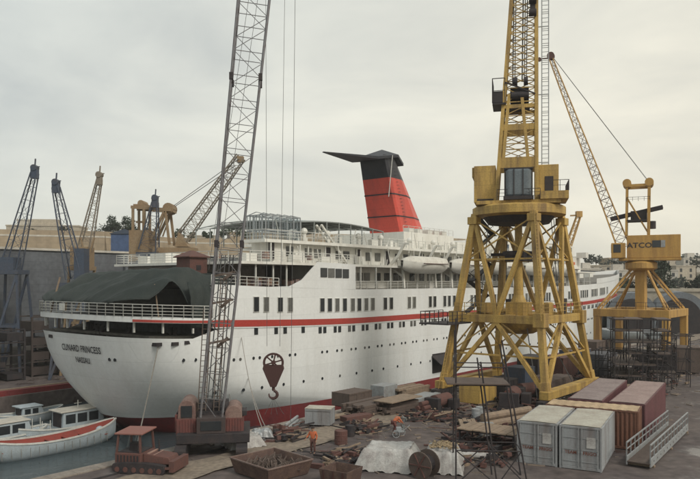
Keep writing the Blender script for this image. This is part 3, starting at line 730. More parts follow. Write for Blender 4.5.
q = M(); q.lathe([(3.3, ZR - .1), (3.3, ZR + .12), (.2, ZR + .14)], n=28); q.bar((-4.6, 0, ZR), (4.6, 0, ZR), .6); q.bar((0, -4.4, ZR), (0, 4.4, ZR), .58); q.ob('centre_platform', yel, cr1)
q = M(); q.lathe([(.4, ZR - 1.7), (1.5, ZR - 1.6), (2.5, ZR - 1.1), (3.0, ZR - .12)], n=28); q.ob('belly_pan', yel, cr1, smooth=True)
q = M(); q.lathe([(1.1, ZR + .15), (.95, ZR + 1.1), (.5, ZR + 2.2), (.38, ZR + 5), (.36, ZT - .2)], n=16); q.box(-1.3, .8, -1.1, .7, ZR + .15, ZR + 1.5); q.ob('centre_column', yel, cr1)
q = M(); q.box(-1.0, 1.0, -1.0, 1.0, 13.3, 14.3); q.bar((-3.2, 0, 14), (3.2, 0, 14), .3); q.bar((0, -3, 14), (0, 3, 14), .3); q.ob('cable_drum_house', dark, cr1)
q = M(); q.box(-8.6, -4.2, 3.0, 6.2, ZR - .55, ZR - .42); q.rail([(-8.5, 3.1, ZR - .42), (-8.5, 6.1, ZR - .42), (-4.4, 6.1, ZR - .42)], 1.1, .9, .06, 3); q.rail([(-8.5, 3.1, ZR - .42), (-4.9, 3.1, ZR - .42)], 1.1, .9, .06, 3); q.ob('access_platform', dark, cr1)
q = M(); 
q.rail([lp(-1, -1, ZR) + Vector((0, -.3, .4)), lp(1, -1, ZR) + Vector((0, -.3, .4)), lp(1, 1, ZR) + Vector((.3, 0, .4))], 1.1, 1.1, .05, 3)
q.rail([lp(-1, -1, ZR) + Vector((-.3, 0, .4)), lp(-1, 1, ZR) + Vector((-.3, 0, .4))], 1.1, 1.1, .05, 3); q.ob('ring_rail', yel, cr1)
for bx_ in ((-2.5, -4.2, 1.0, .6, 1.2), (1.5, -4.1, .8, .5, 1.5), (3.2, 2, .6, 1.0, 1.3), (-1, 3, 1.4, .8, 1.0)):
    x, y, a, b, h = bx_; M().box(x, x + a, y, y + b, ZR + .38, ZR + .38 + h).ob('control_box', dark if a < .9 else yel, cr1, bevel=.03)
q = M()
for k, (x, y) in enumerate(((2.0, -2.0), (-2.2, 1.6), (2.4, 2.2), (-1.5, -2.4), (.6, -2.8))): q.cyl((x * 1.2, y * 1.2, ZT - .5), (x * 1.6, y * 1.5, ZR + .3), .04, n=5)
q.cyl((1.4, -1.4, ZR), (3.5, -4.6, .4), .05, n=5); q.cyl((-1.4, -1.4, ZR), (-4.5, -4.0, .4), .05, n=5); q.ob('hanging_cable', cable, cr1)
for sx_ in (-1, 1):
    for sy_ in (-1, 1):
        p = lp(sx_, sy_, ZR); M().box(p.x - .55, p.x + .55, p.y - .55, p.y + .55, ZR - .65, ZR + .65).ob('gusset', yel, cr1, bevel=.04)
        p = lp(sx_, sy_, ZT - .5); M().box(p.x - .5, p.x + .5, p.y - .5, p.y + .5, ZT - 1.0, ZT - .26).ob('gusset', yel, cr1, bevel=.04)
def ladder_m(mq, a, b, w_=.45, side=(1, 0, 0), step=.35, cage=False):
    a = Vector(a); b = Vector(b); s_ = Vector(side) * w_ / 2; mq.bar(a - s_, b - s_, .06); mq.bar(a + s_, b + s_, .06); n = int((b - a).length / step)
    for i in range(1, n): p = a.lerp(b, i / n); mq.bar(p - s_, p + s_, .035)
    return mq
q = M(); ladder_m(q, lp(-1, 1, .5) + Vector((-.7, 0, 0)), lp(-1, 1, ZR) + Vector((-.5, 0, 0))); ladder_m(q, lp(-1, -1, ZR) + Vector((-.6, -.4, 0)), lp(-1, -1, ZT) + Vector((-.6, -.4, 0))); q.ob('ladder', yel, cr1)
q = M(); q.lathe([(3.7, ZT - .25), (4.55, ZT - .1), (4.55, ZT + .65), (4.3, ZT + .8), (.2, ZT + .82)], n=32); q.ob('slewing_ring', yel, cr1)
q = M(); q.lathe([(3.0, ZT - .9), (3.5, ZT - .25), (.2, ZT - .24)], n=24); q.ob('slewing_underside', dark, cr1)
q = M()
for k in range(4):
    a, b = corners[k], corners[(k + 1) % 4]
    for z in (4.3, 13.4): q.bar(lp(*a, z), lp(*b, z), .16)
    q.bar(lp(*a, 13.4), lp(*b, 17.4), .13); q.bar(lp(*b, 13.4), lp(*a, 17.4), .13)
    m1 = (lp(*a, ZR) + lp(*b, ZR)) / 2; q.bar(lp(*a, 4.3), m1, .12); q.bar(lp(*b, 4.3), m1, .12)
q.ob('secondary_bracing', yel, cr1)
q = M(); z = ZR + .4; k = 0
while z < ZT - 1.6:
    f = lf(z) ; x0 = -2.6 * f; x1 = 2.6 * f; y = 5.9 * f; a_ = (x0, y, z) if k % 2 == 0 else (x1, y, z); b_ = (x1, y, z + 1.6) if k % 2 == 0 else (x0, y, z + 1.6)
    q.bar(a_, b_, .6, .12); q.bar((a_[0], y, z + .9), (b_[0], y, z + 2.5), .05); q.box(min(b_[0], b_[0] + .1) - .5, b_[0] + .5, y - .4, y + .4, z + 1.56, z + 1.64); z += 1.6; k += 1
q.ob('zigzag_stair', dark, cr1)
# upper works turn on the ring: own frame facing the viewer
UW = Matrix.Rotation(R(-14) - HD, 4, 'Z')
Z0 = ZT + .83
q = M(UW); q.box(-4.0, 3.9, -3.2, 3.2, Z0, Z0 + .35); q.box(2.0, 4.6, -3.4, 1.5, Z0 + .36, Z0 + 1.1); q.ob('machinery_deck', yel, cr1)
q = M(UW); q.box(-4.3, -2.2, -1.6, 3.2, Z0 + .36, Z0 + 4.0); q.box(-4.5, -4.31, -1.4, 3.0, Z0 + 2.9, Z0 + 3.9); hs1 = q.ob('machinery_house', yel, cr1, bevel=.04)
q = M(UW); q.box(1.75, 3.8, -1.2, 3.2, Z0 + .36, Z0 + 3.95); hs2 = q.ob('winch_house', yel, cr1, bevel=.04)
q = M(UW); q.box(2.5, 3.3, -1.25, -1.18, Z0 + .9, Z0 + 2.8); q.ob('door', dark, hs2)
q = M(UW); q.box(-4.0, -2.4, -1.64, -1.6, Z0 + .4, Z0 + .7); q.ob('vent_slot', dark, hs1)
q = M(UW); pr = [(-1.25, -3.1), (-.95, -3.45), (.95, -3.45), (1.25, -3.1), (1.25, -1.3), (-1.25, -1.3)]
q.prism([(x, y, Z0 + .7) for x, y in pr], (0, 0, 2.6)); cab = q.ob('driver_cab', cabg, cr1, bevel=.18)
q = M(UW)
for x in (-1.28, -.42, .42, 1.28): q.bar((x, -3.5 if abs(x) < 1 else -3.1, Z0 + .6), (x, -3.5 if abs(x) < 1 else -3.1, Z0 + 3.3), .09)
q.bar((-1.3, -3.12, Z0 + 1.6), (1.3, -3.12, Z0 + 1.6), .06); q.box(-1.35, 1.35, -3.3, -1.2, Z0 + 3.28, Z0 + 3.42); q.box(-1.4, 1.4, -3.6, -1.2, Z0 + .36, Z0 + .7); q.ob('cab_frame', dark, cab)
q = M(UW); q.rail([(-2.0, -3.3, Z0 + .36), (2.0, -3.5, Z0 + .36)], 1.0, .8, .05, 3); q.rail([(3.0, -3.4, Z0 + 1.1), (4.6, -3.4, Z0 + 1.1), (4.6, 1.4, Z0 + 1.1)], 1.0, .8, .05, 2); q.ob('deck_rail', dark, cr1)
# mast
zb, zt = Z0 + .36, 46.0
def mxl(z):  # left chord x, right chord x, half depth
    f = (z - zb) / (zt - zb); return -2.15 + 1.95 * min(1, f * 1.06), 1.72, 1.7 - 1.0 * f
q = M(UW)
for y in (-1, 1):
    for k in (0, 1):
        a = mxl(zb); b = mxl(zt); q.bar((a[k], y * a[2], zb), (b[k], y * b[2], zt), .34, .34, up=(0, 1, 0))
q.ob('mast_chords', yel, cr1)
q = M(UW)
for z, h in ((Z0 + 3.7, 1.0), (Z0 + 7.4, .6), (Z0 + 9.6, .35)):
    a = mxl(z); 
    for y in (-1, 1): q.box(a[0], a[1], y * a[2] - .1, y * a[2] + .1, z, z + h)
q.bar((mxl(zb)[0] + .7, -1.5, Z0 + 4.5), (-.9, -1.3, Z0 + 11), .3); q.bar((.9, -1.5, Z0 + 4.5), (.3, -1.3, Z0 + 11), .3)
q.ob('mast_plates', yel, cr1)
q = M(UW); n = 17
for i in range(n):
    z0 = Z0 + 4.7 + i * 1.38; z1 = z0 + 1.38
    a = mxl(z0); b = mxl(z1)
    for y in (-1, 1):
        q.bar((a[0], y * a[2], z0), (b[1], y * b[2], z1), .075); q.bar((a[1], y * a[2], z0), (b[0], y * b[2], z1), .075); q.bar((a[0], y * a[2], z0), (a[1], y * a[2], z0), .09)
    for k in (0, 1): q.bar((a[k], -a[2], z0), (b[k], b[2], z1), .09); q.bar((a[k], a[2], z0), (a[k], -a[2], z0), .09)
q.ob('mast_bracing', yel, cr1)
q = M(UW); q.box(-.8, 1.0, -.6, .9, 29.0, 30.6); q.cyl((-.7, -1.2, 29.6), (1.0, -1.2, 29.6), .38, n=14); q.cyl((-.6, -1.1, 31.0), (-.1, -1.1, 31.0), .42, n=14); q.cyl((.5, -1.1, 31.0), (.9, -1.1, 31.0), .42, n=14); q.bar((-1.3, -1.5, 30.9), (1.6, -1.5, 29.6), .12); q.box(-.9, 1.1, -1.3, .9, 28.5, 28.7); q.ob('mast_winch', dark, cr1)
q = M(UW); q.box(-2.5, -1.2, -1.8, 1.2, 28.7, 28.85); q.box(-2.5, -1.5, -1.75, -1.0, 28.9, 30.0); q.rail([(-1.3, -1.8, 28.85), (-2.5, -1.8, 28.85), (-2.5, 1.2, 28.85)], 2.4, .9, .07, 2); q.ob('mast_platform', dark, cr1)
q = M(UW); q.box(1.1, 1.6, -1.3, -.6, 37.5, 38.8); q.cyl((1.0, -1.3, 38.9), (1.7, -1.3, 38.9), .42, n=14); q.cyl((1.0, -1.3, 37.6), (1.7, -1.3, 37.6), .36, n=14); q.ob('sheave_block', dark, cr1)
q = M(UW)
for x, y, r_ in ((-.35, -.9, .07), (-.15, -.9, .05), (.55, -.9, .07), (.75, -.9, .05), (.95, -1.2, .05)): q.cyl((x - .2, y, 31), (x, y, 46), r_, n=5)
q.ob('hoist_rope', cable, cr1)
q = M(UW)
for x in (2.25, 2.9):
    for y in (-.4, .25): q.bar((x, y, Z0 + 4), (x, y, zt), .07)
z = Z0 + 4.3
i = 0
while z < zt:
    q.bar((2.25, -.4, z), (2.9, -.4, z), .045)
    if i % 4 == 0: q.bar((2.25, .25, z), (2.9, .25, z), .045); q.bar((2.25, -.4, z), (2.25, .25, z), .045); q.bar((2.9, -.4, z), (2.9, .25, z), .045)
    if i % 16 == 0: q.bar((1.7, -.4, z), (2.9, -.4, z), .08)
    z += .42; i += 1
q.ob('mast_ladder', galv, cr1)

# ---- second yellow crane to the right
C2 = S(0, 0) ; C2 = Vector((42.9, 100.2, 0))
cr2 = th('jib_crane', 'orange yellow dockside jib crane with long lattice jib at the right', 'crane', C2, HD)
hx, hy, ZP = 4.8, 4.7, 6.2
for sx_ in (-1, 1):
    for sy_ in (-1, 1):
        q = M(); q.bar((sx_ * hx, sy_ * hy, .6), (sx_ * hx, sy_ * hy, ZP), .95, .95, up=(1, 0, 0)); q.ob('leg', yel2, cr2, bevel=.05)
        q = M(); q.box(sx_ * hx - 1.2, sx_ * hx + 1.2, sy_ * hy - .35, sy_ * hy + .35, .1, .6); q.ob('bogie', dark, cr2)
q = M()
for s_ in (-1, 1): q.box(s_ * hx - .5, s_ * hx + .5, -hy - .5, hy + .5, ZP, ZP + 1.1)
for s_ in (-1, 1): q.box(-hx + .5, hx - .5, s_ * hy - .48, s_ * hy + .48, ZP + .02, ZP + 1.08)
q.ob('portal_beam', yel2, cr2, bevel=.05)
q = M(); q.box(-hx + .5, hx - .5, -.7, .7, ZP + .1, ZP + 1.0); q.bar((0, 0, ZP + .5), (0, 0, 14.0), 1.35, 1.35, up=(1, 0, 0)); q.ob('column', yel2, cr2, bevel=.06)
for sx_ in (-1, 1):
    for sy_ in (-1, 1):
        q = M(); q.bar((sx_ * hx, sy_ * hy, ZP + 1.1), (sx_ * .9, sy_ * 1.0, 13.2), .28); q.bar((sx_ * (hx - 1.6), sy_ * hy, ZP + 1.1), (sx_ * .6, sy_ * 1.0, 12.6), .2); q.ob('strut', yel2, cr2)
q = M(); q.lathe([(1.7, 12.9), (2.2, 13.2), (2.2, 14.0), (1.7, 14.3), (.2, 14.32)], n=20); q.ob('slewing_ring', yel2, cr2)
q = M(); q.rail([(-hx, -hy, ZP + 1.1), (hx, -hy, ZP + 1.1)], 1, 1.3, .05, 2); q.rail([(-hx, -hy, ZP + 1.1), (-hx, hy, ZP + 1.1)], 1, 1.3, .05, 2); q.ob('portal_rail', dark, cr2)
U2 = Matrix.Rotation(R(-24) - HD, 4, 'Z')     # local x = picture right
def hbx(name, mt, par, *b, bevel=0): return M(U2).box(*b).ob(name, mt, par, bevel=bevel)
h2 = hbx('machinery_house', yel2, cr2, -1.9, 5.2, -1.7, 1.7, 14.7, 18.0, bevel=.05)
hbx('floor_frame', yel2, cr2, -3.0, 5.3, -1.9, 1.9, 14.34, 14.68)
hbx('window', glass, h2, 1.5, 2.6, -1.74, -1.70, 16.2, 17.2); hbx('window', galv, h2, 2.65, 3.2, -1.74, -1.70, 16.2, 17.2)
cb2 = hbx('driver_cab', yel2, cr2, -4.0, -2.1, -2.4, -.6, 14.7, 16.9, bevel=.06)
hbx('cab_window', glass, cb2, -3.7, -2.7, -2.44, -2.40, 15.5, 16.7); hbx('cab_window', glass, cb2, -4.04, -4.00, -2.2, -.8, 15.5, 16.7)
tx = text_mesh('ATCO', 1.05, letter, lambda u, v: U2 @ Vector((-.2 + u, -1.73, 16.5 + v)), 'lettering', h2, squeeze=1.15)
q = M(U2)
for y in (-1.3, 1.3):
    q.bar((-2.0, y, 18.1), (-1.9, y, 25.6), .3); q.bar((1.0, y, 18.1), (1.1, y, 25.6), .42); q.bar((-2.1, y, 25.3), (1.3, y, 25.3), .4); q.bar((-2.0, y, 23.8), (.9, y, 18.5), .16)
for x, z in ((-1.9, 25.3), (1.1, 25.3), (-1.9, 21), (1.1, 21)): q.bar((x, -1.3, z), (x, 1.3, z), .25)
q.ob('a_frame', yel2, cr2)
q = M(U2); q.cyl((-1.9, -1.6, 25.7), (-1.9, 1.6, 25.7), .6, n=14); q.cyl((1.1, -1.6, 25.7), (1.1, 1.6, 25.7), .6, n=14); q.ob('head_sheave', yel2, cr2)
q = M(U2); q.box(-1.9, 1.2, -1.5, 1.5, 20.1, 20.3); q.box(-1.4, .8, -1, 1, 20.3, 21.6); q.bar((-4.2, -.8, 20.6), (2.9, -.8, 22.1), .35, .5); q.bar((-4.2, .8, 20.6), (2.9, .8, 22.1), .35, .5); q.rail([(-1.9, -1.5, 23.0), (1.2, -1.5, 23.0)], .6, .8, .05, 2); q.cyl((1.4, 0, 19), (1.4, 0, 20.1), .6, n=10); q.ob('luffing_gear', dark, cr2)
jt = Vector((-12.6, -2.0, 45.3))
ch, br = lattice((-2.4, 0, 16.4), jt, 1.5, .55, 24, .10, .045, (0, 1, 0), 1.7, .5, mx=U2)
jb = ch.ob('jib', yel2, cr2); br.ob('jib_bracing', rustm, jb)
q = M(U2); q.cyl(jt + Vector((0, -.4, .3)), jt + Vector((0, .4, .3)), .55, n=12); q.bar(jt, jt + Vector((-1.7, 0, .1)), .16); q.cyl(jt + Vector((-1.7, -.2, 0)), jt + Vector((-1.7, .2, 0)), .3, n=10); q.ob('jib_head', rustm, jb)
q = M(U2)
for y in (-.5, .5): q.cyl((1.1, y, 25.8), jt + Vector((.2, y * .5, .2)), .035, n=4)
q.cyl((-4, 0, 21), jt, .03, n=4); q.ob('luffing_rope', cable, cr2)

# ---- foreground grey lattice boom crane at the dock edge
B0 = Vector((-9.0, 44.6, 1.6))
bc = th('lattice_boom_crane', 'foreground crane with very tall grey lattice boom and red housings at its foot', 'crane', (B0.x, B0.y, 0), R(8))
bxl = lambda name, mt, *b, bevel=.03, par=bc: M().box(*b).ob(name, mt, par, bevel=bevel)
bxl('carbody', dark, -2.2, 2.4, -1.3, 2.6, .9, 1.5)
for s_ in (-1, 1):
    q = M(); pts = []
    n = 20
    for i in range(n): a = 2 * math.pi * i / n; pts.append((s_ * 1.9 - .35, .7 + 2.3 * max(-1, min(1, 1.3 * math.cos(a))) + .45 * math.cos(a), .48 + .46 * math.sin(a)))
    q.prism(pts, (.7, 0, 0)); q.ob('crawler_track', dark, bc)
q = M(); q.box(-2.4, -1.15, -.3, 2.6, 1.5, 2.6); q.ob('side_housing_base', redm, bc, bevel=.05)
skmd = mat('grimy dark base', (.055, .04, .038), .85)
fadep = mat('faded pinkish paint', (.22, .145, .12), .75, (.10, .045, .04), .9, 1.1, fine=.15)
def capsule(x, name):
    mq = M(); pr = []
    for i in range(13): a = math.pi * i / 12; pr.append((x - .55 * math.cos(a), -.5, 2.95 + .62 * math.sin(a)))
    mq.prism([(x - .6, -.5, 1.5)] + pr + [(x + .6, -.5, 1.5)], (0, 2.4, 0)); return mq.ob(name, fadep, bc, bevel=.05)
cl = capsule(-1.62, 'left_housing'); cl['label'] = 'round topped cab with faded pale paint over red'
for xx in (-1.62, 1.35):
    q = M(); q.box(xx - .66, xx + .66, -.6, 1.95, 1.4, 2.35)
    for i in range(7): q.box(xx - .6 + .18 * i, xx - .5 + .18 * i, -.64, -.6, 1.5, 2.3)
    q.ob('slatted_base', redm, bc)
q = M(); q.box(-2.3, 2.2, -.1, 1.2, 2.4, 2.7); q.cyl((-1, .8, 2.9), (1.0, .8, 2.9), .5, n=16); q.ob('winch_drum', dark, bc)
q = M(); q.box(-1.98, -1.28, -.56, -.5, 2.45, 3.2); q.ob('cab_window', glass, cl)
cr_ = capsule(1.35, 'right_housing'); cr_.scale = (1, 1, .88)
bxl('front_cabin', skmd, -.95, .85, -1.2, .2, 1.5, 2.5); bxl('cabin_opening', glass, -.7, .6, -1.24, -1.2, 1.7, 2.3)
top = Vector((3.1, 1.2, 34.5)); bot = Vector((-.08, -.2, 2.0))
ch, br = lattice(bot, top, 1.35, 2.15, 20, .075, .028, (1, 0, 0), 1.35, 1.9)
bm = ch.ob('boom', grey, bc); br.ob('boom_bracing', grey, bm)
q = M(); q.cyl(bot + Vector((-.55, -.4, 0)), bot + Vector((.55, -.4, 0)), .2, n=10); q.ob('boom_foot_pin', dark, bm)
for f in (.36, .7):
    p = bot.lerp(top, f); w_ = (1.35 + .8 * f) / 2
    for a in (-1, 1):
        for b in (-1, 1): M().box(p.x + a * w_ - .13, p.x + a * w_ + .13, p.y + b * w_ * .9 - .13, p.y + b * w_ * .9 + .13, p.z - .22, p.z + .22).ob('boom_joint', dark, bm)
# inner mast, ladder and ropes inside the boom foot
q = M(); 
for x in (-.45, -.15, .18, .42): q.cyl((x, .4, 2.5), (x * .9 + .95, .5, 13.0), .04, n=5)
for x in (-.3, .3): q.cyl((x, .5, 12), (3.2 + x, 1.2, 34.4), .02, n=4)
q.ob('pendant_rope', cable, bc)
q = M(); ladder_m(q, (-.75, .3, 2.5), (-.35, .3, 9.5), .5); ladder_m(q, (.2, .2, 2.6), (.7, .2, 11.5), .35); 
for z in (7.2, 9.8, 11.6): q.bar((-.8 + z * .08, -.3, z), (.55 + z * .08, -.3, z + .25), .14); q.bar((-.3 + z * .08, .4, z - .3), (.4 + z * .08, .4, z + .3), .2)
q.ob('boom_foot_ladder', mat('weathered ladder paint', (.14, .105, .085), .8), bc)
hk = Vector((-5.0, 44.4, 0))
q = M(); loc = bc.matrix_basis
inv = (Matrix.Translation(bc.location) @ Matrix.Rotation(R(8), 4, 'Z')).inverted()
for dx in (-.42, .42): q.cyl(inv @ Vector((hk.x + dx, hk.y, 7.0)), inv @ Vector((hk.x + dx * 1.6 + (.15), hk.y, 36)), .018, n=4)
q.ob('hoist_rope', cable, bc)
# hook block hanging on the two ropes
hb_ = th('hook_block', 'big red brown hook block with sheave wheel hanging before the hull', 'hook block', (hk.x, hk.y, 3.45), 0); hb_.scale = (1.02, 1.02, .95)
q = M(); q.prism([(-.68, -.16, 2.2), (-.62, -.16, 2.45), (.62, -.16, 2.45), (.68, -.16, 2.2), (.18, -.16, .95), (-.18, -.16, .95)], (0, .08, 0)); q.prism([(-.68, .08, 2.2), (-.62, .08, 2.45), (.62, .08, 2.45), (.68, .08, 2.2), (.18, .08, .95), (-.18, .08, .95)], (0, .08, 0)); q.ob('cheek_plates', hookr, hb_, bevel=.015)
q = M(); n = 24
for i in range(n):
    a, b = 2 * math.pi * i / n, 2 * math.pi * (i + 1) / n
    q.bar((.60 * math.cos(a), -.02, 2.62 + .60 * math.sin(a)), (.60 * math.cos(b), -.02, 2.62 + .60 * math.sin(b)), .14)
for i in range(6): a = math.pi * i / 3 + .3; q.bar((0, -.02, 2.62), (.56 * math.cos(a), -.02, 2.62 + .56 * math.sin(a)), .09)
q.cyl((0, -.2, 2.62), (0, .2, 2.62), .14, n=12); q.ob('sheave_wheel', hookr, hb_)
q = M(); q.cyl((0, 0, 1.0), (0, 0, .72), .10, n=8)
hp = [(0, .75)] + [(-.02 + .27 * math.cos(a), .42 + .27 * math.sin(a)) for a in [R(80 - 25 * i) for i in range(12)]]
rr_ = [.09] + [.10] * 8 + [.08, .06, .045, .03]
for i in range(len(hp) - 1): q.cyl((hp[i][0], 0, hp[i][1]), (hp[i + 1][0], 0, hp[i + 1][1]), rr_[i], rr_[i + 1], n=8)
q.ob('hook', hookr, hb_)
q = M(); 
for dx in (-.55, -.15, .25, .65): q.cyl((0, 0, .2), (dx, .1 * dx, -.95), .014, n=4)
q.ob('sling', cable, hb_)
# extra straight rope right of the block
ropeline((-3.9, 44.6, 2.0), (-3.55, 44.8, 36), 0, .016, 'tag_line', 'thin vertical wire hanging right of the big red brown hook block', cable, cat='wire')

# ---- far cranes over the dock
palet = mat('weathered pale jib paint', (.22, .19, .15), .8, (.13, .10, .08), .6, .6)
def far_crane(px, py, bx, by, w0, w1, Yd, mt, name, label, hbx_=None, n=7, grp='cranes on the far side of the dock'):
    """jib tip seen near (px,py), foot near (bx,by), at distance Yd"""
    tipx = (px - 350) / 680 * Yd; tipz = CAMZ + (282 - py) * Yd / 680; fx = (bx - 350) / 680 * Yd; fz = CAMZ + (282 - by) * Yd / 680
    c = th(name, label, 'crane', (fx, Yd, -2.3), 0, grp)
    ch, br = lattice((0, 0, fz + 2.3), (tipx - fx, -1, tipz + .3), w0, w1, n, .10, .03, (1, 0, 0), w0 * .8, w1)
    j = ch.ob('jib', mt, c); br.ob('jib_bracing', mt, j)
    q = M(); q.box(tipx - fx - w1 * .55, tipx - fx + w1 * .55, -1.4, -.6, tipz - .5, tipz + .8); q.cyl((tipx - fx, -1.5, tipz + 1.0), (tipx - fx, -.5, tipz + 1.0), .45, n=10); q.bar((tipx - fx, -1, tipz + .8), (tipx - fx + .1, -1, tipz + 2.3), .16); q.bar((tipx - fx - .6, -1, tipz + .9), (tipx - fx + .7, -1, tipz + 1.2), .12); q.ob('jib_head', mt, j)
    return c, fx, fz
def gantry(c, z, w_, mt):
    q = M(); 
    for a in (-1, 1):
        for b in (-1, 1): q.bar((a * w_, b * w_, 0), (a * w_ * .6, b * w_ * .6, z), .3)
    q.box(-w_ * .7, w_ * .7, -w_ * .7, w_ * .7, z, z + .6); 
    for b in (-1, 1): q.bar((-w_, b * w_, 0), (w_ * .6, b * w_ * .6, z), .3); q.bar((-w_ * .8, b * w_ * .8, z * .5), (w_ * .8, b * w_ * .8, z * .5), .35)
    q.ob('gantry', mt, c)
c, fx, fz = far_crane(38, 160, 11, 268, 2.3, .8, 97, blueg, 'far_crane', 'blue grey crane jib, leftmost of all and the tallest behind the stern'); gantry(c, 14.6, 2.6, blueg)
q = M(); q.box(-1.0, .9, -1.2, 1.2, 15.2, 17.0); q.ob('cab', blueg, c)
c, fx, fz = far_crane(59, 174, 76, 278, 2.2, .8, 96, blueg, 'far_crane', 'blue grey crane jib leaning left, second from the left above the green tarpaulin'); gantry(c, 12.8, 2.6, blueg)
q = M(); q.box(.1, 1.5, -1.0, 1.0, 13.4, 18.2); q.ob('cab', blueg, c)
c, fx, fz = far_crane(102, 167, 82, 262, 1.9, .6, 100, palet, 'far_crane', 'slim tan lattice jib rising between the blue jibs and the tree', n=14); gantry(c, 15.2, 2.2, tan)
q = M(); q.box(-1.2, 1.3, -1.4, 1.4, 15.8, 18.6); q.ob('cab', tan, c); q = M(); q.bar((1.0, -1, 15.8), (2.2, -1, 20), .2); q.bar((.2, -1, 20), (1.2, -1, 15.8), .2); q.ob('a_frame', tan, c)
c, fx, fz = far_crane(157, 190, 149, 250, 2.6, .8, 104, blueg, 'far_crane', 'dark blue crane jib rising through the tan gantry frame', n=7); gantry(c, 17.4, 2.2, blueg)
# tan crane with portal frame and long jib to the right
Yd = 106
c = th('far_crane', 'tan crane with a box frame and long jib slanting right behind the boom', 'crane', ((165 - 350) / 680 * Yd, Yd, -2.3), 0, 'cranes on the far side of the dock')
k = Yd / 680
def fz_(py): return CAMZ + (282 - py) * k + 2.3
def fx_(px): return (px - 165) * k
gantry(c, fz_(262), 5, tan)
q = M(); q.box(fx_(133), fx_(152), -2, 2, fz_(262), fz_(231)); q.box(fx_(155), fx_(196), -1.5, 1.5, fz_(262), fz_(248)); q.ob('machinery_house', tan, c)
q = M()
for px_ in (136, 147): q.bar((fx_(px_), -1.5, fz_(232)), (fx_(px_), -1.5, fz_(208)), .35); q.bar((fx_(px_), 1.5, fz_(232)), (fx_(px_), 1.5, fz_(208)), .35)
for y in (-1.5, 1.5):
    q.bar((fx_(134), y, fz_(208)), (fx_(174), y, fz_(211)), .3, .45); q.bar((fx_(167), y, fz_(212)), (fx_(154), y, fz_(240)), .35); q.bar((fx_(168), y, fz_(212)), (fx_(172), y, fz_(245)), .35); q.bar((fx_(168), y, fz_(214)), (fx_(160), y, fz_(236)), .2)
q.bar((fx_(136), 0, fz_(222)), (fx_(147), 0, fz_(222)), .3); q.bar((fx_(147), -1.5, fz_(212)), (fx_(147), -1.5, fz_(268)), .45); q.ob('a_frame', tan, c)
q = M(); q.cyl((fx_(170), -1.2, fz_(209)), (fx_(170), 1.2, fz_(209)), .85, n=14); q.box(fx_(167), fx_(175), -1, 1, fz_(213), fz_(206)); q.ob('counterweight', tan, c); q = M(); q.box(fx_(136), fx_(149), -1.4, 1.4, fz_(208), fz_(205)); q.cyl((fx_(143), -1.2, fz_(204)), (fx_(143), 1.2, fz_(204)), .5, n=10); q.ob('counterweight', tan, c)
ch, br = lattice((fx_(183), 0, fz_(238)), (fx_(242), -1, fz_(158)), 1.6, 1.2, 15, .11, .045, (0, 1, 0), 1.9, 1.3); j = ch.ob('jib', palet, c); br.ob('jib_bracing', palet, j)
q = M(); q.box(fx_(238), fx_(244), -.9, .1, fz_(163), fz_(157)); q.ob('jib_head', tan, j)
q = M(); q.prism([(fx_(180), -1.0, fz_(233)), (fx_(190), -1.0, fz_(247)), (fx_(176), -1.0, fz_(247))], (0, 2, 0)); q.ob('jib_foot', tan, c)
q = M(); q.cyl((fx_(172), 0, fz_(207)), (fx_(240), -1, fz_(160)), .06, n=4); q.cyl((fx_(172), .8, fz_(207)), (fx_(236), -.5, fz_(166)), .06, n=4); q.ob('pendant_rope', cable, c)
# tip of a further crane beyond the bow
Yd = 190
c = th('far_crane', 'small yellow crane jib tip poking up behind the bow between the two yellow cranes', 'crane', ((561 - 350) / 680 * Yd, Yd, -.6), 0, 'cranes on the far side of the dock')
k = Yd / 680
ch, br = lattice((0, 0, CAMZ + 50 * k * .9 - 8), ((579 - 561) * k, 0, CAMZ + (282 - 215) * k + .6), 1.6, 1.0, 8, .16, .07, (0, 1, 0)); j = ch.ob('jib', yel2, c); br.ob('jib_bracing', yel2, j)
q = M(); q.box(4.2, 5.8, -.7, .7, CAMZ + 67 * k, CAMZ + 70 * k + .8); q.bar((2.6, 0, CAMZ + 68.5 * k), (5.6, 0, CAMZ + 69 * k), .4); q.ob('jib_head', yel2, j)
q = M(); q.bar((0, 0, 0), (0, 0, 20), 1.5); q.box(-2, 2, -2, 2, 13, 17); q.ob('tower', yel2, c)

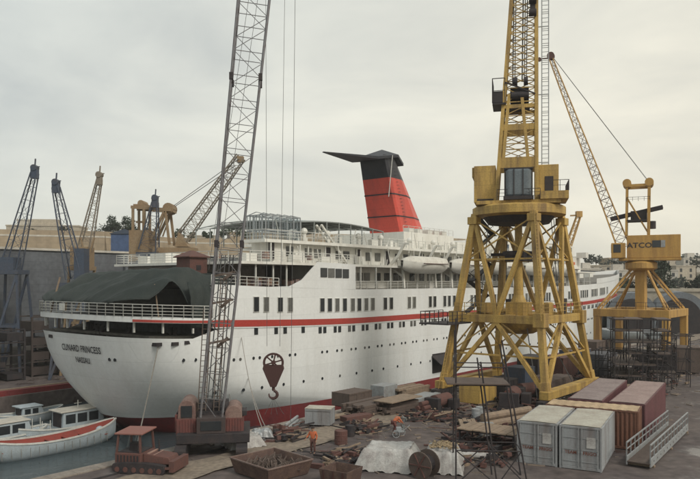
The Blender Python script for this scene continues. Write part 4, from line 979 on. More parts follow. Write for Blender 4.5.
# ================================================================== CONTAINERS
def container(fl, L_, hd, side, roof, door, label, group='shipping containers parked on the quay', words=None, W_=2.44, H_=2.6, doors=True):
    c = th('shipping_container', label, 'container', (fl[0], fl[1], 0), -R(hd), group)
    q = M()
    def corr(p0, p1, nrm, z0, z1, pitch=.28, dp=.045):
        p0 = Vector(p0); p1 = Vector(p1); nrm = Vector(nrm); n = int((p1 - p0).length / pitch * 4); a = []
        for i in range(n + 1): a.append(p0.lerp(p1, i / n) + nrm * (dp if (i % 4) in (1, 2) else 0))
        q.grid([[(v.x, v.y, z0) for v in a], [(v.x, v.y, z1) for v in a]])
    corr((W_ - .06, .1, 0), (W_ - .06, L_ - .1, 0), (1, 0, 0), .2, H_ - .12); corr((.06, L_ - .1, 0), (.06, .1, 0), (-1, 0, 0), .2, H_ - .12); corr((W_ - .1, L_ - .06, 0), (.1, L_ - .06, 0), (0, 1, 0), .2, H_ - .12)
    if not doors: corr((.1, .06, 0), (W_ - .1, .06, 0), (0, -1, 0), .2, H_ - .12)
    q.ob('side_panels', side, c)
    q = M()
    for x in (0, W_ - .12):
        for y in (0, L_ - .12): q.box(x, x + .12, y, y + .12, 0, H_)
    for x in (0, W_ - .1): q.box(x, x + .1, .12, L_ - .12, .03, .2); q.box(x, x + .1, .12, L_ - .12, H_ - .12, H_ - .01)
    for y in (0, L_ - .1): q.box(.12, W_ - .12, y, y + .1, .03, .2); q.box(.12, W_ - .12, y, y + .1, H_ - .14, H_ - .01)
    q.ob('frame', side, c, bevel=.012)
    q = M(); n = max(4, int(L_ / .6)); rws = []
    for i in range(n * 4 + 1):
        y = .1 + (L_ - .2) * i / (n * 4); z = H_ + (.0 if i % 4 in (1, 2) else .02) ; rws.append([(.1, y, z), (W_ * .5, y, z + .02 + .02 * math.sin(i)), (W_ - .1, y, z)])
    q.grid([r[::-1] for r in rws]); q.box(.06, W_ - .06, .05, L_ - .05, H_ - .06, H_ - .015); q.ob('roof', roof, c)
    if doors:
        for k in (0, 1):
            x0 = .13 + k * (W_ - .26) / 2; x1 = x0 + (W_ - .26) / 2 - .015
            q = M(); q.box(x0, x1, .03, .08, .21, H_ - .15); d = q.ob('door', door, c, bevel=.01)
            q = M()
            for z in (.5, 1.2, 1.9): q.box(x0 + .05, x1 - .05, .005, .03, z - .02, z + .02)
            for x in (x0 + .09, x1 - .09): q.cyl((x, -.03, .15), (x, -.03, H_ - .08), .022, n=6); q.box(x - .05, x + .05, -.035, .03, 1.0, 1.1)
            q.ob('lock_rod', galv, d)
            if words:
                text_mesh(words[k], .27, letterr, lambda u, v: Vector(((x0 + x1) / 2 + u, -.004, 1.02 + v)), 'lettering', d)
                if k == 1 or words[0] == 'TEAM ': M().box(x0 + .35, x1 - .2, -.006, .02, 1.35, 1.98).ob('white_notice', tarpw, d)
    return c
W1 = Vector((10.35, 42.2)); rt = Vector((math.cos(R(28)), -math.sin(R(28))))
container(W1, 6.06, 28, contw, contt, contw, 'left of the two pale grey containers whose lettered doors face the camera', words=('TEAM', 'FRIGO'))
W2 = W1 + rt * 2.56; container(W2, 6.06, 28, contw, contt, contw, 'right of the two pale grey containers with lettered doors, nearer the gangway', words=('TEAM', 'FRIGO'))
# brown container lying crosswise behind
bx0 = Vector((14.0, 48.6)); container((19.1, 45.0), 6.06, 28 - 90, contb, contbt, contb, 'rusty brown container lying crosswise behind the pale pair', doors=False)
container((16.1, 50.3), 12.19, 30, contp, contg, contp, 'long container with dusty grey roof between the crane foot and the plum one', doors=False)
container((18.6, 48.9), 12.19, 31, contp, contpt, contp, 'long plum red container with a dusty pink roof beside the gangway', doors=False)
# gangway lying on the quay
gw = th('gangway', 'grey metal gangway with handrails lying on the quay at the lower right corner', 'gangway', (16.8, 41.3, 0), -R(35.5))
q = M(); q.box(0, 1.35, 0, 12.6, .28, .34); q.ob('walkway', wood2, gw)
for x in (0, 1.35):
    q = M(); q.box(x - .04, x + .04, 0, 12.6, .12, .62); q.ob('side_plate', galv, gw, bevel=.01)
    q = M(); 
    for i in range(13): q.bar((x, i * 1.05, .6), (x, i * 1.05, 1.45), .06)
    q.bar((x, 0, 1.45), (x, 12.6, 1.45), .075); q.bar((x, 0, 1.05), (x, 12.6, 1.05), .05)
    q.ob('handrail', galv, gw)
q = M()
for i in range(12): q.cyl((1.385, .8 + i * 1.0, .37), (1.40, .8 + i * 1.0, .37), .06, n=8)
q.ob('plate_holes', dark, gw)['kind'] = 'stuff'
for y in (.6, 6, 12): M().box(-.1, 1.45, y, y + .25, 0, .12).ob('bearer', wood, gw)

# ================================================================== QUAY OBJECTS
def P0(px, py): g = G(px, py); return (g.x, g.y, 0)
# timber workers' trestle scaffold in front
sc = th('scaffold_tower', 'thin dark steel scaffold tower left of the pale grey containers', 'scaffold', (7.9, 38.2, 0), R(-4))
q = M(); A_ = [(-2.0, -.8), (-2.0, 1.3), (.25, -.8), (.25, 1.3), (1.9, -.8), (1.9, 1.3)]
tops = [(-2.0, -.8, 9.2), (-1.9, 1.3, 8.4), (-.65, -.8, 6.8), (-.6, 1.3, 6.8), (.5, -.8, 8.0), (.7, 1.3, 7.6)]
for (x, y), tpp in zip(A_, tops): q.cyl((x, y, 0), tpp, .045, n=6)
q.ob('standard', dark, sc)
def at_(k, z): x, y = A_[k]; t = tops[k]; f = z / t[2]; return Vector((x + (t[0] - x) * f, y + (t[1] - y) * f, z))
q = M()
for z in (1.9, 5.5, 6.5):
    for a, b in ((0, 2), (2, 4), (1, 3), (3, 5), (0, 1), (2, 3), (4, 5)): q.cyl(at_(a, z), at_(b, z), .035, n=5)
for a, b, z0, z1 in ((0, 2, 0, 1.9), (2, 0, 0, 1.9), (2, 4, 0, 1.9), (4, 2, 0, 1.9), (1, 3, 0, 1.9), (5, 3, 0, 1.9)): q.cyl(at_(a, z0 + .01), at_(b, z1), .035, n=5)
q.ob('ledger', dark, sc)
q = M(); q.box(-2.5, .9, -1.0, 1.5, 5.55, 5.62); q.ob('plank_deck', wood2, sc)
# timber work table
def table(px, py, w_, d_, h, rz, label, mt=wood):
    t = th('work_table', label, 'work table', P0(px, py), rz); q = M()
    n = 7
    for i in range(n): q.box(-w_ / 2 + w_ * i / n + .02, -w_ / 2 + w_ * (i + 1) / n - .02, -d_ / 2 - .1 * (i % 2), d_ / 2 + .07 * (i % 3), h, h + .07)
    q.ob('planks', mt, t)
    for x in (-.45, .45):
        for y in (-.42, .42): M().bar((x * w_, y * d_, 0), (x * w_, y * d_, h), .1).ob('leg', dark, t)
    q = M(); q.box(-w_ * .45, w_ * .45, -d_ * .42, -d_ * .38, h - .15, h); q.box(-w_ * .45, w_ * .45, d_ * .38, d_ * .42, h - .15, h); q.ob('frame', dark, t)
    return t
table(492, 446, 4.2, 2.6, 1.15, -R(33), 'big plank topped work table behind the scaffold tower')
def crate(px, py, w_, d_, h, rz, label, mt, lid=None, name='crate', cat='crate', group=None, slat=True, z=0):
    c = th(name, label, cat, (P0(px, py)[0], P0(px, py)[1], z), rz, group); q = M(); q.box(-w_ / 2, w_ / 2, -d_ / 2, d_ / 2, .1, h); q.ob('body', mt, c, bevel=.03)
    if slat:
        q = M()
        for x in (-.5, -.17, .17, .5): q.box(x * w_ - .04, x * w_ + .04, -d_ / 2 - .03, -d_ / 2, .1, h); q.box(x * w_ - .04, x * w_ + .04, d_ / 2, d_ / 2 + .03, .1, h)
        for z_ in (.14, h - .14): q.box(-w_ / 2 - .03, w_ / 2 + .03, -d_ / 2 - .055, -d_ / 2 - .03, z_, z_ + .1)
        q.ob('battens', mt, c)
    q = M(); q.box(-w_ * .42, -w_ * .34, -d_ / 2, d_ / 2, 0, .1); q.box(w_ * .34, w_ * .42, -d_ / 2, d_ / 2, 0, .1); q.ob('skid', wood2, c)
    if lid: M().box(-w_ / 2 - .05, w_ / 2 + .05, -d_ / 2 - .05, d_ / 2 + .05, h, h + .06).ob('lid', lid, c)
    return c
crate(320, 425, 2.0, 1.3, 1.35, R(-12), 'pale blue white steel cabinet near the dock edge behind the orange worker', contw, contt, 'storage_box', 'box')
def drum(px, py, label, mt, r_=.42, h=.9):
    q = M(); q.lathe([(r_ * .96, 0), (r_, .02), (r_, h * .33), (r_ * 1.04, h * .35), (r_, h * .37), (r_, h * .66), (r_ * 1.04, h * .68), (r_, h * .7), (r_, h - .02), (r_ * .94, h), (r_ * .92, h - .03)], n=18)
    return tag(q.ob('oil_drum', mt, loc=P0(px, py)), label, 'drum')
drum(341, 444, 'rust red drum standing right of the orange worker', rustm, .45, .95)
drum(350, 436, 'small dark drum just behind the rust red drum', dark, .35, .8)
# open rusty skip at bottom
skm = mat('grimy brown steel', (.085, .05, .042), .85, (.16, .10, .07), .8, 1.4, fine=.2)
sk = th('rusty_skip', 'big open rusty steel skip at the bottom between the boom crane and the worker', 'skip', (-4.6, 39.7, 0), R(-46)); sk.scale = (.66, .66, .6)
q = M(); A0 = [(-2.5, -2.2), (2.5, -2.2), (2.5, 2.2), (-2.5, 2.2)]
o_ = [(x * 1.12, y * 1.12) for x, y in A0]
q.grid([[(x * .98, y * .98, .1) for x, y in A0], [(x, y, 1.5) for x, y in o_], [(x * .965, y * .965, 1.5) for x, y in o_], [(x * .93, y * .93, .22) for x, y in A0]], True)
q.F([q.P((x * .93, y * .93, .22)) for x, y in A0]); q.ob('shell', skm, sk)
q = M()
for k in range(4): a = o_[k]; b = o_[(k + 1) % 4]; q.bar((a[0], a[1], 1.5), (b[0], b[1], 1.5), .1, .12)
q.ob('rim', mat('worn rim', (.20, .15, .13), .7, (.15, .07, .05), .7, 3), sk)
q = M()
for k in range(150):
    x, y = random.uniform(-1.9, 1.9), random.uniform(-1.7, 1.7); a = random.uniform(0, 3); l_ = random.uniform(.3, 1.4)
    q.bar((x, y, .3 + random.random() * .8), (x + l_ * math.cos(a), y + l_ * math.sin(a), .4 + random.random() * 1.1), .1, random.uniform(.05, .4))
q.ob('scrap', wood2, sk)['kind'] = 'stuff'
sk2 = th('rusty_bin', 'dark red rusty bin at the bottom edge right of the orange worker', 'bin', (-.5, 37.9, 0), R(-32)); sk2.scale = (.8, .8, .62)
q = M(); q.grid([[(x * .4, y * .42, .05) for x, y in A0], [(x * .46, y * .48, 1.4) for x, y in A0], [(x * .43, y * .45, 1.4) for x, y in A0], [(x * .38, y * .40, .15) for x, y in A0]], True); q.F([q.P((x * .38, y * .4, .5)) for x, y in A0]); q.ob('shell', skm, sk2)
for x in (-.8, 0, .8): M().box(x - .05, x + .05, -1.08, -.98, .1, 1.35).ob('rib', hookr, sk2)
# sheet-covered piles
def covered(px, py, w_, d_, h, rz, label, mt=tarpw):
    c = th('covered_pile', label, 'covered pile', P0(px, py), rz); rows = []
    nx, ny = 44, 36
    for j in range(ny + 1):
        r = []
        for i in range(nx + 1):
            u = -1 + 2 * i / nx; v = -1 + 2 * j / ny; m_ = max(abs(u), abs(v)); e = max(0, (m_ - .72) / .28)
            z = h * (1 - e ** 1.6 * .97) + .16 * noise.noise(Vector((u * 2.2 + px, v * 2.2, 1))) * (1 - e) + .07 * math.sin(u * 13 + v * 9) * e + .10 * abs(noise.noise(Vector((u * 6 + px, v * 6, 3))))
            r.append((u * w_ / 2 * (1 - .12 * (1 - e) * (m_ > .72)) + .05 * noise.noise(Vector((u * 5, v * 5, 4))), v * d_ / 2 + .05 * noise.noise(Vector((u * 5, v * 5, 9))), max(.03, z)))
        rows.append(r)
    q = M(); q.grid(rows); q.ob('sheet', mt, c, smooth=True)
    M().box(-w_ * .33, w_ * .33, -d_ * .33, d_ * .33, 0, h * .85).ob('load', wood2, c); return c
c1 = covered(390, 467, 4.0, 2.9, 1.3, R(-14), 'larger white sheeted pile at the bottom left of the cable reel')
c2_ = covered(443, 469, 2.5, 2.8, 1.3, R(-12), 'smaller white sheeted pile topped with tan debris right of the cable reel')
q = M(); rnd = random.Random(5)
for k in range(170):
    x, y = rnd.gauss(0, .45), rnd.gauss(0, .5)
    if abs(x) > .95 or abs(y) > 1.0: continue
    s_ = rnd.uniform(.04, .12); z = 1.34 + .14 * (1 - abs(x)); a = rnd.uniform(0, 3)
    q.bar((x, y, z), (x + s_ * 2 * math.cos(a), y + s_ * 2 * math.sin(a), z + rnd.uniform(-.03, .06)), s_, s_ * .5)
o = q.ob('debris_heap', straw); o.location = c2_.location; o.rotation_euler = c2_.rotation_euler; tag(o, 'heap of tan debris lying on the smaller sheeted pile', 'debris', kind='stuff')
def reel(loc, rz, r_, w_, label, name='cable_reel', mt=wood2):
    c = th(name, label, 'cable reel', loc, rz)
    for s_ in (-1, 1):
        q = M(); q.cyl((s_ * w_ / 2, 0, r_), (s_ * (w_ / 2 + .07), 0, r_), r_, n=22); f = q.ob('flange', mt, c)
        q = M(); 
        for i in range(6): a = math.pi * i / 3; q.bar((s_ * (w_ / 2 + .09), 0, r_), (s_ * (w_ / 2 + .09), r_ * .92 * math.cos(a), r_ + r_ * .92 * math.sin(a)), .08, .05)
        q.ob('spoke', rustm, f)
    q = M(); q.cyl((-w_ / 2, 0, r_), (w_ / 2, 0, r_), r_ * .62, n=18); q.ob('wound_cable', dark, c); return c
reel((4.25, 38.9, 0), R(50), .78, .8, 'dark cable reel standing between the two white sheeted piles')
# scrap and offcuts nobody could count
def scrap(name, label, mt, spots_, n, seed, smax=.5):
    rnd = random.Random(seed); q = M()
    for k in range(n):
        px, py, sx_, sy_ = rnd.choice(spots_); px += rnd.uniform(-1, 1) * sx_; g = G(px, py + rnd.uniform(-1, 1) * sy_); a = rnd.uniform(0, 3.14) if rnd.random() < .5 else HD + rnd.gauss(0, .2)
        yl = -(g.x - OX) * DY + (g.y - OY) * DX
        if yl > EDGE - 2.2 or (abs(px - 399) < 24 and abs(g.y - G(399, 436).y) < 2.6): continue
        l_ = rnd.uniform(.2, 2.2); t_ = rnd.uniform(.04, smax) * (.35 if l_ > 1 else .7); z = abs(rnd.gauss(0, .18)); dz = rnd.gauss(0, .12)
        q.bar((g.x, g.y, z + t_ * .4), (g.x + l_ * math.cos(a), g.y + l_ * math.sin(a), max(t_ * .4, z + dz)), t_, t_ * rnd.uniform(.4, 1.2))
    tag(q.ob(name, mt), label, 'scrap', kind='stuff')
SP = [(395, 400, 45, 9), (360, 396, 20, 5), (500, 415, 40, 14), (470, 440, 22, 16), (560, 372, 50, 10), (640, 372, 50, 14), (283, 437, 10, 7), (430, 418, 22, 5), (520, 395, 40, 8), (345, 462, 22, 8), (345, 410, 60, 8), (620, 392, 45, 8), (480, 455, 30, 14), (590, 385, 30, 8), (360, 430, 14, 5)]
scrap('dark_scrap', 'dark steel scrap strewn between the stacks along the dock', dark, SP, 800, 31)
scrap('rusty_scrap', 'rusty steel offcuts strewn between the stacks along the dock', rustm, SP, 720, 32)
scrap('wood_scrap', 'timber offcuts and boards strewn over the quay', wood, SP, 640, 33, .3)
# people -----------------------------------------------------------------
def person(loc, rz, J, label, shirt, trousers, group=None, hat=None):
    """J: joint positions in metres; y forward"""
    root = th('person', label, 'person', loc, rz, group)
    def skinmesh(name, chains, mt, sub=2):
        vs = []; es = []; rad = []; idx = {}
        for ch in chains:
            prev = None
            for key, p, r_ in ch:
                if key in idx: i = idx[key]
                else: i = len(vs); idx[key] = i; vs.append(p); rad.append(r_)
                if prev is not None and prev != i: es.append((prev, i))
                prev = i
        me = bpy.data.meshes.new(name); me.from_pydata([tuple(v) for v in vs], es, []); o = bpy.data.objects.new(name, me); COL.objects.link(o); o.parent = root
        sk_ = o.modifiers.new('skin', 'SKIN'); 
        if not me.skin_vertices: me.attributes.new
        o.modifiers.new('sub', 'SUBSURF').levels = sub; o.modifiers['sub'].render_levels = sub
        me.materials.append(mt)
        return o, me, rad
    def setr(me, rad):
        if not me.skin_vertices:
            bpy.context.view_layer.objects.active = None
        for i, r_ in enumerate(rad): me.skin_vertices[0].data[i].radius = (r_, r_)
        me.skin_vertices[0].data[0].use_root = True
    V = {k: Vector(v) for k, v in J.items()}
    def ext(a, b, f): return V[a].lerp(V[b], f)
    chains = [[('pel', V['pel'], .13), ('sp', ext('pel', 'ch', .5), .12), ('ch', V['ch'], .145), ('nk', V['nk'], .055), ('hb', V['hd'] - Vector((0, -.01, .06)), .075), ('hd', V['hd'] + Vector((0, 0, .03)), .098), ('ht', V['hd'] + Vector((0, -.01, .1)), .07)]]
    for s_ in 'LR':
        chains.append([('ch', V['ch'], .145), ('sh' + s_, V['sh' + s_], .062), ('el' + s_, V['el' + s_], .045), ('wr' + s_, V['wr' + s_], .03)])
        chains.append([('pel', V['pel'], .13), ('hp' + s_, V['hp' + s_], .095), ('kn' + s_, V['kn' + s_], .062), ('an' + s_, V['an' + s_], .042), ('to' + s_, V['an' + s_] + Vector((0, .17, -.05)), .035)])
    body, me, rad = skinmesh('body', chains, skin)
    todo.append((me, rad))
    # hands: palm plus four fingers and thumb, in one hand mesh each
    for s_ in 'LR':
        w0 = V['wr' + s_]; d = (w0 - V['el' + s_]).normalized(); sd_ = d.cross(Vector((0, 1, 0))); sd_ = sd_.normalized() if sd_.length > .2 else Vector((0, 0, 1)); nn = d.cross(sd_)
        ch = [[('w', w0, .022), ('p', w0 + d * .06, .03)]]
        for i, (ln, o_) in enumerate(((.07, -.027), (.08, -.009), (.075, .009), (.06, .026))):
            b0 = w0 + d * .09 + sd_ * o_; ch.append([('p', None, 0), ('f%d' % i, b0, .010), ('g%d' % i, b0 + d * ln * .55 + nn * .012, .009), ('h%d' % i, b0 + d * ln + nn * .035, .007)])
        ch.append([('p', None, 0), ('t0', w0 + d * .06 - sd_ * .04 + nn * .01, .011), ('t1', w0 + d * .10 - sd_ * .05 + nn * .03, .009)])
        ho, hm, hr_ = skinmesh('hand', ch, skin, 1); todo.append((hm, hr_))
    c = [[('pel', V['pel'], .155), ('sp', ext('pel', 'ch', .5), .15), ('ch', V['ch'], .17), ('cl', ext('ch', 'nk', .6), .09)]]
    for s_ in 'LR': c.append([('ch', None, 0), ('sh' + s_, V['sh' + s_], .082), ('el' + s_, V['el' + s_], .062), ('w' + s_, ext('el' + s_, 'wr' + s_, .9), .045)])
    so2, m2, r2 = skinmesh('shirt', c, shirt); todo.append((m2, r2))
    c = [[('pel', V['pel'] + Vector((0, 0, -.01)), .16)]]
    for s_ in 'LR': c.append([('pel', None, 0), ('hp' + s_, V['hp' + s_], .115), ('kn' + s_, V['kn' + s_], .085), ('a' + s_, ext('kn' + s_, 'an' + s_, .93), .068)])
    so3, m3, r3 = skinmesh('trousers', c, trousers); todo.append((m3, r3))
    for s_ in 'LR':
        a = V['an' + s_]; q = M(); q.ball(a + Vector((0, .07, -.045)), .07, 6, .7); q.box(a.x - .045, a.x + .045, a.y - .06, a.y + .2, a.z - .09, a.z - .04); q.ob('boot', dark, root, smooth=True, bevel=.02)
    hd = V['hd']; fw = Vector((0, 1, 0)); q = M(); q.ball(hd + Vector((0, -.02, .075)), .112, 8, .8)
    if hat: q.cyl(hd + Vector((0, .02, .07)), hd + Vector((0, .02, .085)), .14, n=14); q.ob('helmet', hat, root, smooth=True)
    else: q.ob('hair', hair, root, smooth=True)
    q = M(); q.ball(hd + Vector((-.035, .085, .03)), .013, 4); q.ball(hd + Vector((.035, .085, .03)), .013, 4); q.bar(hd + Vector((-.025, .088, -.04)), hd + Vector((.025, .088, -.04)), .012); q.ob('face_features', hair, root)
    q = M(); q.bar(hd + Vector((0, .08, .03)), hd + Vector((0, .115, -.005)), .022); q.ball(hd + Vector((.1, 0, 0)), .025, 4); q.ball(hd + Vector((-.1, 0, 0)), .025, 4); q.ob('nose_and_ears', skin, root)
    return root
todo = []
stand = dict(pel=(0, 0, .95), ch=(0, .02, 1.32), nk=(0, .02, 1.5), hd=(0, .05, 1.63), shL=(-.2, .0, 1.42), shR=(.2, 0, 1.42), elL=(-.27, -.02, 1.15), elR=(.33, .02, 1.18), wrL=(-.26, .1, .92), wrR=(.42, .16, 1.02),
             hpL=(-.1, 0, .9), hpR=(.1, 0, .9), knL=(-.12, .05, .5), knR=(.13, -.02, .5), anL=(-.13, 0, .1), anR=(.15, -.12, .1))
bend = dict(pel=(0, -.05, .88), ch=(0, .28, 1.12), nk=(0, .42, 1.22), hd=(0, .54, 1.27), shL=(-.2, .32, 1.18), shR=(.2, .32, 1.18), elL=(-.22, .42, .9), elR=(.2, .5, .92), wrL=(-.14, .62, .75), wrR=(.12, .68, .78),
            hpL=(-.1, -.03, .85), hpR=(.1, -.03, .85), knL=(-.15, .16, .5), knR=(.14, .12, .5), anL=(-.16, -.02, .1), anR=(.15, -.08, .1))
person(P0(313, 454), R(160), stand, 'worker in orange shirt and dark red trousers standing beyond the rusty skip', orange, rustm)
person(P0(394, 434), R(-70), bend, 'worker in orange red overalls bending over the small hand cart', orange, redm)
person(P0(404, 431), R(80), bend, 'worker in grey overalls stooping on the right of the small hand cart', drab, drab)
for me_, rad_ in todo:
    bm_ = None
import bmesh
for me_, rad_ in todo:
    b_ = bmesh.new(); b_.from_mesh(me_); ly = b_.verts.layers.skin.verify(); b_.verts.ensure_lookup_table()
    for i, r_ in enumerate(rad_): b_.verts[i][ly].radius = (r_, r_); b_.verts[i][ly].use_root = (i == 0)
    b_.to_mesh(me_); b_.free()
hc = th('hand_cart', 'small two wheeled hand cart between the bending workers', 'hand cart', P0(399, 437), R(5))
q = M(); q.box(-.35, .35, -.25, .25, .38, .44); q.bar((.3, 0, .42), (.8, 0, .85), .04); q.box(-.2, .15, -.2, .2, .44, .7); q.ob('frame', galv, hc)
for x in (-.25, .25):
    n = 18; q = M()
    for i in range(n):
        a, b = 2 * math.pi * i / n, 2 * math.pi * (i + 1) / n; q.bar((x + .25 * math.cos(a), -.3 if x < 0 else .3, .27 + .25 * math.sin(a)), (x + .25 * math.cos(b), -.3 if x < 0 else .3, .27 + .25 * math.sin(b)), .05)
    for i in range(4): a = math.pi * i / 4; q.bar((x - .24 * math.cos(a), -.3 if x < 0 else .3, .27 - .24 * math.sin(a)), (x + .24 * math.cos(a), -.3 if x < 0 else .3, .27 + .24 * math.sin(a)), .015)
    q.ob('wheel', galv, hc)
# clutter along the dock edge and under the cranes, all different
def stack(px, py, w_, d_, n, rz, label, mt, name='timber_stack', cat='timber stack', th_=.22, jag=.5):
    q = M(); rnd = random.Random(int(px * 7 + py))
    for k in range(n):
        m_ = max(2, int(d_ / .3))
        for i in range(m_):
            if k > n * .5 and rnd.random() < .25: continue
            y = -d_ / 2 + d_ * i / m_; j = rnd.uniform(-jag, jag); q.box(-w_ / 2 + j, w_ / 2 + j * .5, y, y + d_ / m_ * .9, k * th_ + .1, k * th_ + th_ * .92 + .1)
    for x in (-.35, .35): q.box(x * w_ - .1, x * w_ + .1, -d_ / 2, d_ / 2, 0, .1)
    return tag(q.ob(name, mt, loc=P0(px, py), rz=rz), label, cat)
def pipes(px, py, L_, r_, n, rz, label, mt=rustm):
    q = M(); rnd = random.Random(int(px))
    k = 0; row = 0
    while k < n:
        w_ = max(1, int(math.sqrt(2 * n)) - row)
        for i in range(w_):
            if k >= n: break
            y = (i - w_ / 2) * 2 * r_ * 1.03; z = r_ + row * r_ * 1.75; j = rnd.uniform(-.3, .3); q.cyl((-L_ / 2 + j, y, z), (L_ / 2 + j, y, z), r_, n=10); k += 1
        row += 1
    return tag(q.ob('pipe_bundle', mt, loc=P0(px, py), rz=rz), label, 'pipes')
A1 = HD
stack(372, 412, 5, 2.4, 4, A1, 'dark timber blocks stacked at the dock edge left of the bending workers', wood2)
stack(398, 412, 4, 1.6, 5, A1 - .1, 'stack of dark planks just behind the bending workers', wood2, th_=.2)
q = M(); q.box(-2.3, 2.3, -1, 1, 1.12, 1.2); tag(q.ob('steel_plate', wood, loc=P0(398, 412), rz=A1), 'pale board laid on the plank stack behind the bending workers', 'board')
stack(420, 404, 5, 1.6, 3, A1 + .1, 'low stack of grey beams between the plank stack and the left crane foot', galv)
pipes(432, 411, 4.5, .2, 6, A1, 'bundle of rusty pipes lying just left of the big crane foot')
crate(352, 405, 3.2, 2.0, 1.3, A1, 'brown crate at the dock edge nearest the white cabinet', wood2)
crate(384, 399, 2.2, 1.6, 1.4, A1, 'grey box at the dock edge behind the timber blocks', galv, slat=False)
stack(410, 396, 4.2, 2, 4, A1, 'farthest of the timber stacks along the edge left of the big crane', wood)
crate(356, 421, 2.6, .9, .5, A1 - .2, 'low dark toolbox lying on open quay left of the bending workers', rustm, slat=False)
stack(336, 419, 3.2, .7, 1, A1, 'single layer of loose pale planks beside the white cabinet', wood)
pipes(290, 428, 3.4, .12, 6, A1 + .5, 'thin pale pipes heaped beside the rusty skip', galv)
# dark winch bogie left of crane, rails gear
def winch(px, py, rz, label, mt=dark, s=1.0):
    c = th('winch', label, 'winch', P0(px, py), rz); c.scale = (s, s, s)
    q = M(); q.box(-1.6, 1.6, -.8, .8, 0, .3); q.box(-1.6, -1.1, -.7, .7, .3, 1.3); q.box(1.1, 1.6, -.7, .7, .3, 1.3); q.ob('bed', mt, c, bevel=.03)
    M().cyl((-1.1, 0, .95), (1.1, 0, .95), .55, n=18).ob('drum', rustm, c); M().box(.1, 1.0, -1.3, -.6, .3, 1.1).ob('motor', mt, c, bevel=.05); return c
winch(441, 411, A1, 'dark winch standing against the left foot of the big crane')
winch(512, 408, A1 + .3, 'dark winch under the big crane behind the plank table', dark, 1.2)
winch(530, 400, A1 - .4, 'dark machine against the near right leg of the big crane', dark, 1.1)
crate(478, 402, 3.2, 2.2, 2.2, A1, 'ochre steel box under the left side of the big crane', yel, slat=False, name='steel_box', cat='box')
crate(500, 398, 2.6, 2.4, 1.9, A1, 'dark crate between the ochre box and the crane centre', dark)
crate(520, 392, 2.4, 2.2, 2.6, A1, 'blue grey cabinet under the middle of the big crane', blueg, slat=False, name='cabinet', cat='cabinet')
pipes(505, 423, 5.5, .3, 3, A1 - .25, 'three fat pale pipes lying beyond the plank table', wood)
stack(548, 388, 6, 3, 5, A1, 'stack of dark beams behind the near right leg of the big crane', wood2)
crate(560, 378, 4.4, 2.5, 2.6, A1, 'brown red crate right under the red hull band beyond the crane', rustm)
crate(533, 381, 3, 2.5, 2.9, A1, 'dark steel tank box by the hull seen between the crane legs', dark, slat=False)
crate(575, 372, 4, 2.5, 2.8, A1, 'grey blue cabin by the hull right of the brown red crate', blueg, contg, 'site_cabin', 'cabin', slat=False)
crate(600, 374, 5, 2.6, 2.6, A1, 'dark grey site cabin left of the right crane foot', mat('dark grey paint', (.08, .08, .09), .7), None, 'site_cabin', 'cabin', slat=False)
crate(592, 362, 3.6, 2.5, 3.0, A1, 'far dark crate by the hull beneath the right crane jib', wood2)
stack(468, 430, 3.5, 1.3, 2, A1 + .6, 'low stack of loose boards left of the plank table', wood)
crate(487, 437, 1.0, .8, 1.0, 0, 'small grey box under the plank table', galv, slat=False)
drum(476, 421, 'grey drum beyond the left end of the plank table', galv, .35, 1.0); drum(480, 419, 'second grey drum touching the one behind the plank table', galv, .35, 1.0)
pipes(470, 457, 3.0, .16, 2, A1 - 1.1, 'two pale posts lying between the sheeted pile and the scaffold tower', tarpw)
# steel scaffold racks around the right crane
def rack(px, py, w_, d_, h, rz, label, nx=4, nz=4, mt=dark):
    c = th('scaffold_rack', label, 'scaffold rack', P0(px, py), rz); q = M()
    for i in range(nx + 1):
        for y in (-d_ / 2, 0, d_ / 2): x = -w_ / 2 + w_ * i / nx; q.bar((x, y, 0), (x, y, h), .09)
    q.ob('upright', mt, c); q = M()
    for k in range(1, nz + 1):
        z = h * k / nz
        for y in (-d_ / 2, 0, d_ / 2): q.bar((-w_ / 2 - .4, y, z), (w_ / 2 + .4, y, z), .08)
        for i in range(nx + 1): x = -w_ / 2 + w_ * i / nx; q.bar((x, -d_ / 2 - .3, z), (x, d_ / 2 + .3, z), .08)
    for i in range(nx): x0 = -w_ / 2 + w_ * i / nx; q.bar((x0, -d_ / 2, 0), (x0 + w_ / nx, -d_ / 2, h), .06)
    q.ob('ledger', mt, c); q = M(); rnd = random.Random(int(px))
    for k in range(1, nz + 1):
        z = h * k / nz
        for i in range(nx):
            if rnd.random() < .6: x = -w_ / 2 + w_ * i / nx; q.box(x, x + w_ / nx, -d_ / 2, d_ / 2 * rnd.choice((0, 1)), z + .05, z + .12)
    q.ob('plank_deck', wood2, c); return c
rack(640, 386, 5.5, 4, 7.2, R(-15), 'tallest dark scaffold rack standing before the right crane portal', 4, 6)
rack(668, 384, 4, 3.5, 5.4, R(-20), 'lower scaffold rack at the right before the crane portal', 3, 4)
rack(617, 379, 4, 4, 3.4, R(-30), 'squat scaffold rack left of the tallest one under the right crane', 3, 3)
crate(655, 372, 5, 3, 2.6, R(-30), 'dark box behind the scaffold racks under the right crane', dark, slat=False)
crate(683, 372, 3.6, 3, 3.2, R(-20), 'dark box at the far right beside the crane leg', wood2)
stack(632, 391, 5, 2.5, 2, R(-25), 'low stack of pale planks before the tallest scaffold rack', wood)
bt_ = th('covered_boat', 'pale boat hull under the right crane portal beyond the scaffold racks', 'boat', (46, 112, 1.4), R(-20)); q = M(); q.grid(boat_rows(10, 3.2, 1.6, .5)); q.ob('boat_hull', boatw, bt_, smooth=True)
